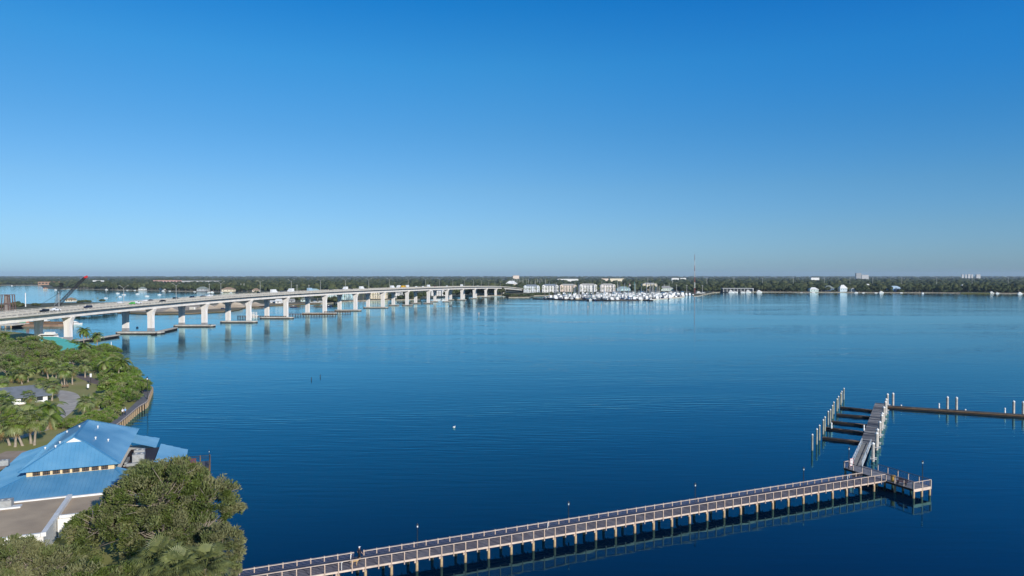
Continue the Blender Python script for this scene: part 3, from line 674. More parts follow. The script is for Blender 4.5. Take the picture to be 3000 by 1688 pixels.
# white tubes standing on the pier
def tube_kit():
    rt = empty('line_bin', (0, 0, 0)); mb = MB(); mb.tube([(0, 0, 0), (0, 0, .85)], .05, 8); mb.build('tube', white, rt)
    mb = MB(); mb.tube([(0, 0, .85), (.06, -.03, .93), (.13, -.06, .9)], .05, 8); mb.build('elbow', white, rt); return Kit(rt)
tk = tube_kit()
for px, py, n_, lab in [(998, 1664, .2, 'white pipe bin on the deck left of the dog'), (1021, 1633, PW - .25, 'white pipe bin by the far rail left of the standing person'), (1538, 1500, PW - .12, 'white pipe bin on the far rail halfway between first and second lamps'), (2465, 1404, PW - .12, 'white pipe bin on the far rail close to the platform')]:
    v = P(px, py, DZ); aa = (Vector((v.x, v.y, 0)) - PO).dot(pd); tk.put(q(aa, n_, DZ), prz, 1, lab, 'white line bins along the pier', 'bin')
# ================================================================== GANGWAY AND FLOATING DOCKS
S0 = P(2520, 1296, .5); S1 = P(2564, 1180.6, .5); fd = (S1 - S0); fd.z = 0; FL = fd.length; fd.normalize(); fn = Vector((fd.y, -fd.x, 0)); frz = math.atan2(fd.y, fd.x)
dock = empty('floating_dock', S0 - Vector((0, 0, .5)), 0, 'long floating timber dock running out beyond the pier head', 'dock'); DB = dock.location.copy()
def f(a, n_, z): return DB + fd * a + fn * n_ + Vector((0, 0, z))
def fl(a, n_, z): return f(a, n_, z) - DB
mb = MB(); a = -1.2; i = 0
while a < FL:
    e_ = min(a + rnd.uniform(.5, 1.1), FL); mb.beam(fl((a + e_) / 2, 0, .52 + .006 * (i % 3)), fl((a + e_) / 2, 2.8, .52 + .006 * (i % 3)), e_ - a - .03, .06, rnd.choice([0, 0, 1, 2])); a = e_; i += 1
mb.build('deck', [M('dock decking', (.20, .185, .18), (.12, .115, .12), .9, .8), M('bleached dock decking', (.36, .33, .30), (.25, .23, .21), .9, .8), M('dark dock decking', (.10, .095, .10), (.07, .065, .07), .9, .8)], dock)
mb = MB(); mb.beam(fl(0, .1, .2), fl(FL, .1, .2), .25, .56); mb.beam(fl(0, 2.7, .2), fl(FL, 2.7, .2), .25, .56); mb.build('float', dark_wood, dock)
FG = [((2410, 1281), (2523, 1294), 'nearest short'), ((2419.5, 1252), (2530, 1266), 'second'), ((2436.6, 1234), (2540, 1245), 'third'), ((2451.5, 1212.7), (2551, 1221), 'fourth'), ((2463, 1192), (2556, 1202), 'farthest')]
for (a, b_, nm) in FG:
    A_, B_ = P(*a, .4), P(*b_, .4); rt = empty('finger_dock', A_ - Vector((0, 0, .4)), 0, f'{nm} narrow brown finger dock left of the floating dock', 'dock', 'finger docks'); d = B_ - A_
    mb = MB(); mb.beam((0, 0, .42), d + Vector((0, 0, .42)), 1.2, .07); mb.build('deck', M('finger decking', (.24, .15, .08), (.05, .035, .025), .8, .7, contrast=(.4, .55)), rt)
    mb = MB(); mb.beam((0, 0, .12), d + Vector((0, 0, .12)), 1.1, .5); mb.build('float', dark_wood, rt)
def piling_kit(mat, r, h, name='mooring_piling'):
    rt = empty(name, (0, 0, 0)); mb = MB(); mb.tube([(0, 0, -1.5), (0, 0, h * .2), (0, 0, h)], [r * 1.02, r, r * .95], 10); mb.build('shaft', mat, rt)
    mb = MB(); mb.lathe((0, 0, h - .03), [(r * 1.12, 0), (r * 1.12, .10), (.01, .1 + r * 1.0)], 10); mb.build('cap', white, rt); return Kit(rt)
kA = piling_kit(pile_green, .19, 3.2); kB = piling_kit(pile_grey, .30, 3.4)
LPIL = [(280, 755), (342, 680), (378, 630), (430, 555), (452, 515), (497, 440), (527, 415), (555, 360), (573, 312), (618, 270), (637, 235), (670, 190), (682, 165), (712, 125)]
for i, (cx_, cy_) in enumerate(LPIL):
    px, py = 2320 + cx_ / 4.675, 1110 + cy_ / 4.675; v = P(px, py, 3.4); kA.put((v.x, v.y, 0), 0, 1, f'slim white-capped mooring piling off the finger docks, {nth(i + 1)} in its row from the near end', 'slim mooring pilings in open water', 'piling')
RPIL = [(1112, 870), (1162, 730), (1173, 680), (1205, 578), (1232, 487), (1240, 460), (1260, 377), (1282, 303), (1292, 268), (1310, 200)]
for i, (cx_, cy_) in enumerate(RPIL):
    px, py = 2320 + cx_ / 4.675, 1110 + cy_ / 4.675; v = P(px, py, 3.7); kB.put((v.x, v.y, 0), frz, 1, f'stout white-capped piling along the floating dock, {nth(i + 1)} from the gangway end', 'stout dock pilings', 'piling')
    a = (Vector((v.x, v.y, 0)) - Vector((DB.x, DB.y, 0))).dot(fd); n_ = (Vector((v.x, v.y, 0)) - Vector((DB.x, DB.y, 0))).dot(fn)
    mb = MB(); mb.beam(fl(a - .6, 2.7, .62), fl(a - .6, n_ + .7, .62), .2, .12); mb.beam(fl(a + .6, 2.7, .62), fl(a + .6, n_ + .7, .62), .2, .12); mb.build('pile_guide', white, dock)
# breakwater dock
W0 = P(2600, 1191, .6); W1 = P(3000, 1217.5, .6); wd_ = (W1 - W0); wd_.z = 0; WL = wd_.length * 1.35; wd_.normalize(); wn = Vector((-wd_.y, wd_.x, 0))
bw = empty('breakwater_dock', W0 - Vector((0, 0, .6)), 0, 'low dark breakwater dock stretching right from the floating dock', 'dock'); WB = bw.location.copy()
def wq(a, n_, z): return wd_ * a + wn * n_ + Vector((0, 0, z))
mb = MB(); mb.beam(wq(0, 1.0, .56), wq(WL, 1.0, .56), 2.0, .08); mb.build('deck', M('breakwater deck', (.13, .11, .09), (.05, .045, .04), .6, .8, contrast=(.4, .6)), bw)
mb = MB(); mb.beam(wq(0, 1.0, .15), wq(WL, 1.0, .15), 1.94, .72); mb.build('float', dark_wood, bw)
mb = MB(); mb.beam(wq(0, -.02, .47), wq(WL, -.02, .47), .1, .2); mb.build('wale', brown_wood, bw)
for cx_, cy_, nm in [(330, 180, 'alone at the left end of the dark breakwater dock'), (1263, 243, 'left one of the middle pair on the breakwater dock'), (1420, 252, 'right one of the middle pair on the breakwater dock'), (2400, 314, 'left one of the last pair on the breakwater dock'), (2562, 325, 'at the right edge of the photo on the breakwater dock')]:
    px, py = 2560 + cx_ / 5.855, 1120 + cy_ / 5.855; v = P(px, py, 3.7); kB.put((v.x, v.y, 0), 0, 1, 'stout white-capped piling ' + nm, 'stout dock pilings', 'piling')
def pedestal_kit():
    rt = empty('power_pedestal', (0, 0, 0)); mb = MB(); mb.lathe((0, 0, 0), [(.17, 0), (.17, .55), (.12, .62), (.12, .8)], 8); mb.build('post', white, rt)
    mb = MB(); mb.lathe((0, 0, .8), [(.16, 0), (.18, .2), (.12, .38), (.02, .45)], 8); mb.build('head', white, rt); return Kit(rt)
kP = pedestal_kit()
def on(px, py, z): return P(px, py, z)
for px, py, z, lab in [(2751, 1196, .6, 'white power pedestal left of the middle piling pair on the breakwater dock'), (2944, 1210, .6, 'white power pedestal left of the last piling pair on the breakwater dock'), (2436, 1255, .46, 'white power pedestal at the outer end of the second finger dock'), (2531, 1262, .46, 'white power pedestal where the second finger dock meets the floating dock')]:
    kP.put(on(px, py, z), 0, 1.1, lab, 'white dock pedestals', 'pedestal')
g2 = MB(); g2.lathe((0, 0, 0), [(.05, 0), (.2, .08), (.24, .2), (.18, .34), (.02, .4)], 10); src = None
for px, py, lab in [(2640, 1190, 'small white float on the left part of the breakwater dock'), (2828, 1203, 'small white float right of the middle piling pair')]:
    src = g2.build('dock_float', white) if src is None else src.copy()
    if src.name not in COL.objects: COL.objects.link(src)
    src.location = on(px, py, .6); tag(src, lab, 'float', 'white floats on the breakwater dock')
# gangway
G0 = q((ta + tb) / 2 + .9, n1 - .2, DZ + .05); G1 = f(-.8, 1.25, .62); gd = G1 - G0; gn = Vector((gd.y, -gd.x, 0)).normalized()
gw = empty('gangway', G0, 0, 'short grey gangway with white truss rails from pier platform to floating dock', 'gangway')
mb = MB()
for s in (-.42, .42): mb.beam(gn * s, gd + gn * s, .6, .06, 0)
mb.beam(Vector((0, 0, -.02)), gd + Vector((0, 0, -.02)), .26, .06, 1); mb.build('walkway', [M('gangway tread', (.38, .34, .28), (.30, .27, .23), 1, .8), M('gangway strip', (.05, .05, .06), (.04, .04, .05), 1, .8)], gw)
for s in (-.85, .85):
    mb = MB(); o_ = gn * s; z = Vector((0, 0, .86)); mb.beam(o_ + z * 1.1, gd + o_ + z * 1.1, .11, .11); mb.beam(o_, gd + o_, .1, .2)
    for i in range(9): mb.beam(gd * (i / 8) + o_, gd * (i / 8) + o_ + z * 1.1, .07, .07)
    for i in range(8): mb.beam(gd * (i / 8) + o_ + z * (1.1 if i % 2 else 0), gd * ((i + 1) / 8) + o_ + z * (0 if i % 2 else 1.1), .06, .06)
    mb.build('side_truss', M('pale aluminium', (.62, .65, .66), (.52, .55, .56), 1, .4), gw)
# ================================================================== SHORE BOARDWALK
OUT = smooth([Vector(P(a, b_, 1.7)) for a, b_ in [(300, 1272), (334, 1250), (370, 1222), (406, 1192), (430, 1177), (436, 1162), (447, 1135)]], 5)
INN = smooth([Vector(P(a, b_, 1.7)) for a, b_ in [(276, 1272), (312, 1246), (340, 1228), (364, 1210), (404, 1171), (419, 1145), (404, 1109)]], 5)
bwk = empty('boardwalk', OUT[15] * 1, 0, 'curved grey boardwalk along the park shore on stubby piles', 'boardwalk'); BB = bwk.location.copy()
OUT2 = OUT + [Vector(P(425, 1120, 1.7)), Vector(P(402, 1106, 1.7))]; INN2 = INN + [Vector(P(400, 1108, 1.7)), Vector(P(394, 1107, 1.7))]
mb = MB(); vs = []
for a, b_ in zip(OUT2, INN2):
    for p_, z in ((a, 1.7), (b_, 1.7), (b_, 1.4), (a, 1.4)): vs.append((p_.x - BB.x, p_.y - BB.y, z - BB.z))
k = len(OUT2); mb.add(vs, [(4 * i + j, 4 * i + (j + 1) % 4, 4 * i + 4 + (j + 1) % 4, 4 * i + 4 + j) for i in range(k - 1) for j in range(4)])
mb.build('deck', M('boardwalk decking', (.20, .19, .19), (.14, .135, .14), .7, .8), bwk)
mb = MB()
for a, b_ in zip(OUT2[:-1], OUT2[1:]): mb.beam(a - BB + Vector((0, 0, .06)), b_ - BB + Vector((0, 0, .06)), .16, .12)
mb.build('kerb_board', timber_pale, bwk)
g3 = MB(); g3.tube([(0, 0, -2.9), (0, 0, -.08)], [.23, .21], 9); src = None
acc = 0
for a, b_ in zip(OUT2[:-1], OUT2[1:]):
    d = b_ - a; L_ = d.length; t = acc
    while t < L_:
        src = g3.build('pile', M('pale boardwalk pile', (.36, .27, .17), (.20, .145, .09), 1.5, .85), bwk) if src is None else src.copy()
        if src.name not in COL.objects: COL.objects.link(src)
        src.location = a + d * (t / L_) - BB; t += 2.1
    acc = t - L_
for px, py, top, lab in [(432, 1170, 1090, 'black lamp post at the outer bend of the shore boardwalk'), (407, 1200, 1130, None)]:
    if lab: plk.put(P(px, py, 1.7), 0, 1.6, lab, None, 'lamp post')
# ================================================================== PEOPLE AND DOG
def skin_fig(name, J, E, rad, root=0, sub=2):
    me = bpy.data.meshes.new(name); me.from_pydata(J, E, []); o = bpy.data.objects.new(name, me); COL.objects.link(o)
    o.modifiers.new('s', 'SKIN'); 
    for i, v in enumerate(me.skin_vertices[0].data): v.radius = rad[i] if hasattr(rad[i], '__len__') else (rad[i], rad[i]); v.use_root = i == root
    sb = o.modifiers.new('d', 'SUBSURF'); sb.levels = sub; sb.render_levels = sub
    dg = bpy.context.evaluated_depsgraph_get(); dg.update(); m2 = bpy.data.meshes.new_from_object(o.evaluated_get(dg)); bpy.data.objects.remove(o)
    for p_ in m2.polygons: p_.use_smooth = True
    m2.name = name; return m2
skin = M('skin', (.50, .30, .21), (.46, .27, .19), 3, .6)
def person(loc, rz, label, shirt, pants, shoe, hair, cap=None, step=.18, lean=0.0):
    J = [(0, 0, .95), (0, 0, 1.15), (lean * .4, 0, 1.38), (lean * .7, 0, 1.50), (lean, 0, 1.66),            # 0 pelvis 1 waist 2 chest 3 neck 4 head
         (-.0, .10, .90), (step, .11, .50), (step * .55, .11, .08), (step * .55 + .16, .12, .035),            # left leg
         (0, -.10, .90), (-step * .5, -.11, .50), (-step * 1.2, -.11, .10), (-step * 1.2 + .15, -.12, .04),
         (lean * .4, .19, 1.42), (-.06, .25, 1.14), (.06, .24, .90), (.10, .23, .82),
         (lean * .4, -.19, 1.42), (.10, -.25, 1.14), (.24, -.22, .95), (.29, -.21, .88), (lean + .03, 0, 1.74)]
    E = [(0, 1), (1, 2), (2, 3), (3, 4), (4, 21), (0, 5), (5, 6), (6, 7), (7, 8), (0, 9), (9, 10), (10, 11), (11, 12), (2, 13), (13, 14), (14, 15), (15, 16), (2, 17), (17, 18), (18, 19), (19, 20)]
    hx = .105
    rad = [(.15, .13), (.14, .12), (.17, .13), .058, (.085, .10), .095, .065, .045, .04, .095, .065, .045, .04, .07, .05, .036, .04, .07, .05, .036, .04, .06]
    me = skin_fig('person', J, E, rad)
    for m_ in (skin, shirt, pants, shoe): me.materials.append(m_)
    for p_ in me.polygons:
        c = p_.center; arm = abs(c.y) > .205 and c.z < 1.2
        p_.material_index = 3 if c.z < .10 else (0 if c.z > 1.50 or (arm and c.z < 1.18 and abs(c.y) > .2) else (2 if c.z < .98 else 1))
    o = link('person', me, None, loc, rz); tag(o, label, 'person')
    mb = MB(); mb.blob((lean - .015, 0, 1.735), (.115, .095, .085), np.random.default_rng(1), 1, 0, .02)
    if cap: mb.box((lean + .12, 0, 1.735), (.13, .15, .02))
    mb.build('cap' if cap else 'hair', hair, o)
    mb = MB()                                                       # hands: palm, four fingers and thumb, face: nose and eyes
    for hx_, hy, hz, s in ((.10, .23, .82, 1), (.29, -.21, .88, -1)):
        for i in range(4): mb.tube([(hx_ + .02, hy + (i - 1.5) * .018, hz - .02), (hx_ + .035, hy + (i - 1.5) * .02, hz - .07), (hx_ + .02, hy + (i - 1.5) * .02, hz - .10 + abs(i - 1.5) * .008)], [.010, .009, .007], 5)
        mb.tube([(hx_ + .02, hy - s * .03, hz + .01), (hx_ + .06, hy - s * .045, hz - .03), (hx_ + .07, hy - s * .04, hz - .055)], [.011, .01, .008], 5)
    mb.tube([(lean + .09, 0, 1.70), (lean + .125, 0, 1.665)], [.012, .018], 6)
    mb.build('hand_and_face_detail', skin, o)
    return o
cl = lambda nm, c: M(nm + ' cloth', c, tuple(x * .8 for x in c), 6, .85)
person(q(pa - .2, PW - .45, DZ), prz + R(35), 'person in dark coat and white cap standing by the gap in the pier rail', cl('black', (.02, .02, .035)), cl('black trousers', (.018, .018, .025)), cl('shoe', (.02, .02, .02)), white, True, .05)
person(P(359.5, 1218, 1.7), R(112), 'walker in white shirt and dark trousers on the shore boardwalk', cl('white', (.75, .74, .76)), cl('charcoal', (.03, .03, .045)), cl('shoe', (.5, .5, .5)), M('grey hair', (.35, .33, .31), (.3, .28, .26), 5, .8), None, .2)
person(P(367, 1216, 1.7), R(112), 'walker in light blue shirt beside the white shirted one', cl('light blue', (.22, .42, .72)), cl('navy trousers', (.02, .025, .06)), cl('shoe', (.02, .02, .02)), white, True, .2)
def dog(loc, rz):
    J = [(-.30, 0, .60), (-.05, 0, .60), (.22, 0, .60), (.42, 0, .72), (.55, 0, .84), (.70, 0, .80), (.78, 0, .775),
         (.24, .09, .50), (.25, .10, .28), (.25, .10, .03), (.24, -.09, .50), (.14, -.10, .28), (.20, -.10, .03),
         (-.32, .09, .48), (-.24, .10, .33), (-.40, .10, .20), (-.37, .10, .03), (-.32, -.09, .48), (-.30, -.10, .33), (-.50, -.10, .19), (-.50, -.10, .03),
         (-.42, 0, .62), (-.58, 0, .56), (-.70, 0, .62)]
    E = [(0, 1), (1, 2), (2, 3), (3, 4), (4, 5), (5, 6), (2, 7), (7, 8), (8, 9), (2, 10), (10, 11), (11, 12), (0, 13), (13, 14), (14, 15), (15, 16), (0, 17), (17, 18), (18, 19), (19, 20), (0, 21), (21, 22), (22, 23)]
    rad = [.125, .12, .15, .10, .095, .055, .045] + [.07, .045, .035] * 2 + [.085, .065, .04, .035] * 2 + [.05, .03, .018]
    me = skin_fig('dog', J, E, rad, 1); me.materials.append(M('tan fur', (.58, .38, .17), (.44, .28, .12), 3, .9))
    o = link('dog', me, None, loc, rz); tag(o, 'large tan dog standing on the pier deck beside the person', 'dog')
    mb = MB()
    for s in (1, -1): mb.add([(.50, s * .06, .93), (.56, s * .10, .90), (.50, s * .14, .76), (.46, s * .09, .80)], [(0, 1, 2, 3)])
    mb.build('ear', M('dark tan fur', (.26, .15, .07), (.2, .11, .05), 3, .9), o)
    mb = MB(); mb.lathe((0, 0, 0), [(.10, -.02), (.10, .02)], 10); 
    c_ = mb.build('collar', red, o); c_.location = (.42, 0, .72); c_.rotation_euler = (0, R(50), 0)
dv = P(1040, 1659, DZ); dog(q((Vector((dv.x, dv.y, 0)) - PO).dot(pd), .75, DZ), prz + R(6))
# ================================================================== RESTAURANT
BU = Vector((.92, .39, 0)).normalized(); BV = Vector((-BU.y, BU.x, 0)); BO = Vector((-72.8, 100, 0)); brz = math.atan2(BU.y, BU.x)
rest = empty('restaurant', BO, 0, 'waterfront restaurant with big bright blue metal roof and flat brown annex', 'restaurant')
def B(u, v, z): return BU * u + BV * v + Vector((0, 0, z))
def BWd(u, v, z): return BO + B(u, v, z)
blue = M('blue metal roof', (.078, .245, .415), (.128, .31, .475), .25, .38, spec=.5)
blue2 = M('blue ridge cap', (.065, .24, .43), (.07, .25, .45), .3, .4)
cream = M('cream stucco', (.72, .55, .32), (.66, .50, .29), 1, .8)
tar = M('brown flat roofing', (.56, .43, .29), (.36, .275, .195), .22, .95, contrast=(.3, .7), bump=.01)
tar_dark = M('dark brown roofing', (.050, .026, .020), (.032, .018, .015), .5, .6)
def roof_plane(mb, pts, th=.05, rib=.55, seam=True):
    """sheet of standing-seam metal: polygon (first two points along the eave) with raised seams running upslope"""
    p = [B(*x) for x in pts]; e = (p[1] - p[0]).normalized(); nrm = None
    for i in range(2, len(p)):
        c = e.cross(p[i] - p[0])
        if c.length > 1e-3: nrm = c.normalized(); break
    if nrm.z < 0: nrm = -nrm
    s_ = nrm.cross(e).normalized()
    if s_.z < 0: s_ = -s_
    mb.poly(p); mb.poly([x - nrm * th for x in p][::-1])
    n = len(p); mb.add(p + [x - nrm * th for x in p], [(i, (i + 1) % n, n + (i + 1) % n, n + i) for i in range(n)])
    if not seam: return
    co = [((x - p[0]).dot(e), (x - p[0]).dot(s_)) for x in p]; a = min(c[0] for c in co) + rib / 2; am = max(c[0] for c in co)
    while a < am:
        bs = []
        for i in range(n):
            (x0, y0), (x1, y1) = co[i], co[(i + 1) % n]
            if (x0 - a) * (x1 - a) < 0: bs.append(y0 + (y1 - y0) * (a - x0) / (x1 - x0))
        if len(bs) >= 2 and max(bs) - min(bs) > .2:
            mb.beam(p[0] + e * a + s_ * min(bs) + nrm * .02, p[0] + e * a + s_ * max(bs) + nrm * .02, .05, .07)
        a += rib
ze, zr, ul = 6.8, 10.9, 13.2
mb = MB()
roof_plane(mb, [(0, 0, ze), (ul, 0, ze), (7.9, 3.2, 10.1), (5.3, 3.2, 10.1)])
roof_plane(mb, [(0, 26, ze), (0, 0, ze), (5.3, 3.2, 10.09), (6.6, 3.0, zr), (6.4, 16.5, zr)])
roof_plane(mb, [(ul, 0, ze), (ul, 26, ze), (6.4, 16.5, zr), (6.6, 3.0, zr), (7.9, 3.2, 10.09)])
roof_plane(mb, [(ul, 26, ze), (0, 26, ze), (6.4, 16.5, zr)])
up = mb.build('roof', blue, rest)
mb = MB()
for a, b_ in [((6.6, 3, zr), (6.4, 16.5, zr)), ((0, 0, ze), (5.3, 3.2, 10.1)), ((ul, 0, ze), (7.9, 3.2, 10.1)), ((6.4, 16.5, zr), (ul, 26, ze)), ((6.4, 16.5, zr), (0, 26, ze))]:
    mb.beam(B(*a) + Vector((0, 0, .06)), B(*b_) + Vector((0, 0, .06)), .3, .06)
mb.build('ridge_cap', blue2, up)
mb = MB(); mb.poly([B(5.5, 3.12, 10.1), B(7.7, 3.12, 10.1), B(6.6, 3.02, 10.78)]); mb.build('gable_vent', white, up)
g = MB(); g.tube([(0, 0, -.15), (0, 0, .28)], [.09, .09], 8); g.lathe((0, 0, .26), [(.17, 0), (.17, .08), (.03, .15)], 8); src = None
for u, v in [(8.2, 14), (5.6, 13.5), (4.2, 2.9), (8.9, 7), (4.2, 6), (3.0, 18), (1.0, 12), (10.4, 9)]:
    z = ze + (zr - ze) * (1 - abs(u - 6.6) / 6.6) if v > 3 else 9.5
    src = g.build('roof_vent', white, up) if src is None else src.copy()
    if src.name not in COL.objects: COL.objects.link(src)
    src.location = B(u, v, z)
mb = MB(); c = B(6.6, 13, 6.1); mb.box(c, (11.4, 24.6, 1.3), brz); cw = mb.build('clerestory_wall', cream, rest)
src = fs_ = None
gw_ = MB(); gw_.box((0, 0, 0), (.94, .03, .56)); gf = MB()
for x in (-.30, 0, .30): gf.box((x, -.02, 0), (.05, .02, .55))
for z in (-.27, 0.02, .27): gf.box((0, -.022, z), (.94, .02, .05))
for i in range(8):
    u = 2.15 + i * 1.36 * .93; loc = B(u - 0, .7 - .016, 6.30)
    src = gw_.build('window', glass, cw, None, brz) if src is None else src.copy()
    if src.name not in COL.objects: COL.objects.link(src)
    src.location = loc
    fs_ = gf.build('window_frame', brown_wood, src) if fs_ is None else fs_.copy()
    if fs_.name not in COL.objects: COL.objects.link(fs_)
    fs_.parent = src
mb = MB()
roof_plane(mb, [(-5.5, -5.5, 4.0), (16.2, -5.5, 4.0), (12.5, .66, 5.95), (.7, .66, 5.95)])
roof_plane(mb, [(-5.5, 26.5, 4.0), (-5.5, -5.5, 4.0), (.86, .7, 5.95), (.86, 25.4, 5.95)])
roof_plane(mb, [(16.2, -5.5, 4.0), (16.8, 2.0, 4.3), (12.4, 2.0, 5.95), (12.4, .66, 5.95)])
roof_plane(mb, [(16.6, 19.2, 4.5), (16.6, 27, 4.5), (12.34, 25.4, 5.95), (12.34, 19.2, 5.95)])
lr = mb.build('roof', blue, rest)
mb = MB(); mb.beam(B(-5.5, -5.5, 4.08), B(.7, .68, 5.98), .25, .06); mb.beam(B(16.2, -5.5, 4.08), B(12.45, .68, 5.98), .25, .06); mb.build('ridge_cap', blue2, lr)
mb = MB(); roof_plane(mb, [(21.9, 6.4, 3.8), (21.9, 18.2, 3.8), (17.3, 20.2, 4.9), (17.3, 6.4, 4.9)]); mb.build('roof', blue, rest)
mb = MB()
mb.box(B(5.6, 10, 2.6), (20.5, 30, 2.7), brz); mb.box(B(19.4, 12.5, 2.35), (4.2, 11.5, 2.3), brz); mb.build('wall', white_wall, rest)
mb = MB(); mb.box(B(14.9, 10.6, 4.25), (4.7, 17.2, .5), brz)
for v in (4.5, 7.5): mb.box(B(14.9, v, 4.56), (4.4, .18, .12), brz, 1)
mb.build('flat_roof', [tar_dark, pole_grey], rest)
# annex
ax = MB(); ax.box(B(-4.3, -13.6, 2.55), (23.6, 15.6, 2.7), brz); ax.box(B(11.1, -10, 2.45), (6.9, 8.8, 2.5), brz); aw = ax.build('annex_wall', white_wall, rest)
mb = MB(); mb.box(B(-4.3, -13.6, 4.0), (23.5, 15.5, .25), brz); mb.box(B(11.1, -10, 3.82), (6.8, 8.7, .25), brz); mb.build('flat_roof', tar, rest)
mb = MB()
mb.beam(B(7.55, -21.6, 4.2), B(7.55, -5.7, 4.2), .55, .5); mb.beam(B(-16, -21.5, 4.18), B(7.25, -21.5, 4.18), .4, .46); mb.beam(B(-16, -5.75, 4.12), B(7.2, -5.75, 4.12), .45, .34)
mb.beam(B(7.9, -14.5, 4.02), B(14.7, -14.5, 4.02), .35, .4); mb.beam(B(14.7, -14.6, 4.02), B(14.7, -5.6, 4.02), .35, .4); mb.beam(B(7.85, -5.75, 4.02), B(14.5, -5.75, 4.02), .4, .3)
mb.build('parapet', white, rest)
def ac(loc, rz, label, s=1.0, pad=False):
    rt = empty('air_conditioner', loc, rz, label, 'air conditioner', 'rooftop air conditioners'); mb = MB(); mb.box((0, 0, .55 * s), (1.5 * s, 1.2 * s, 1.1 * s)); b_ = mb.build('casing', M('grey sheet metal', (.34, .35, .35), (.26, .27, .27), 2, .5), rt)
    mb = MB()
    for i in range(5): mb.box((0, -.602 * s, .2 * s + i * .17 * s), (1.3 * s, .03, .05 * s))
    mb.build('louvre', pole_grey, b_)
    for x in (-.36, .36): mb = MB(); mb.lathe((x * s, 0, 1.1 * s), [(.28 * s, 0), (.28 * s, .08 * s), (.05, .1 * s)], 12); mb.build('fan_guard', steel, b_)
    if pad: mb = MB(); mb.box((.4, -.35, .12), (2.9, 1.1, .22)); mb.build('pad', white, rt)
ac(BWd(14.7, 10.0, 4.5), brz, 'nearer of two stacked grey air conditioners on the dark brown roof', 1.2); ac(BWd(14.5, 13.6, 4.5), brz, 'farther grey air conditioner on the dark brown roof', 1.1)
v = P(17, 1488, 4.15); ac(v, brz, 'grey air conditioner on a white pad on the flat brown annex roof', 1.05, True)
v = P(14, 1363, 4.6); ac(v, brz, 'small grey rooftop unit at the left end of the blue roof', .8)
mb = MB(); mb.beam(BWd(13.2, 7.2, 4.75), BWd(17.2, 7.2, 4.75), .5, .45); mb.beam(BWd(13.0, 8.2, 4.72), BWd(13.0, 12, 4.72), .4, .4); tag(mb.build('duct', steel), 'pale sheet metal duct on the dark brown roof by the air conditioners', 'duct')
# timber terrace over the water
tr_ = empty('terrace', BWd(22, 8, 0), 0, 'small grey timber terrace over the water right of the blue roof', 'terrace'); TB = tr_.location.copy()
def tq(u, v, z): return BWd(u, v, z) - TB
mb = MB()
for i in range(11): mb.beam(tq(22.1, 7.6 + i * .8, 1.9 + .003 * (i % 2)), tq(25.6, 7.6 + i * .8, 1.9 + .003 * (i % 2)), .78, .07)
mb.build('deck', deck_grey, tr_)
mb = MB()
for a, b_ in [((22.1, 16.0), (25.6, 16.0)), ((25.6, 16), (25.6, 7.4))]:
    mb.beam(tq(*a, 2.95), tq(*b_, 2.95), .1, .08); mb.beam(tq(*a, 2.4), tq(*b_, 2.4), .04, .04); mb.beam(tq(*a, 2.65), tq(*b_, 2.65), .04, .04)
mb.build('railing', dark_wood, tr_)
for u, v in [(22.2, 16), (24, 16), (25.6, 16), (25.6, 12), (25.6, 8)]:
    mb = MB(); c = tq(u, v, 0); mb.tube([c + Vector((0, 0, -1)), c + Vector((0, 0, 3.05))], [.12, .1], 7); mb.build('post', brown_wood, tr_)
plk.put(BWd(25.5, 16.0, 1.4), 0, .62, 'short black lamp at the outer corner of the restaurant terrace', None, 'lamp post')
rp = empty('slatted_screen', BWd(22.3, 14.6, 1.93), brz, 'dark red slatted screen at the edge of the blue roof', 'screen'); mb = MB()
for i in range(5): mb.box((i * .24, 0, .55), (.17, .05, 1.0))
mb.build('slats', M('dark red paint', (.13, .035, .03), (.10, .028, .024), 2, .6), rp); mb = MB(); mb.box((.48, .06, .2), (1.2, .05, .08)); mb.box((.48, .06, .95), (1.2, .05, .08)); mb.build('frame', brown_wood, rp)
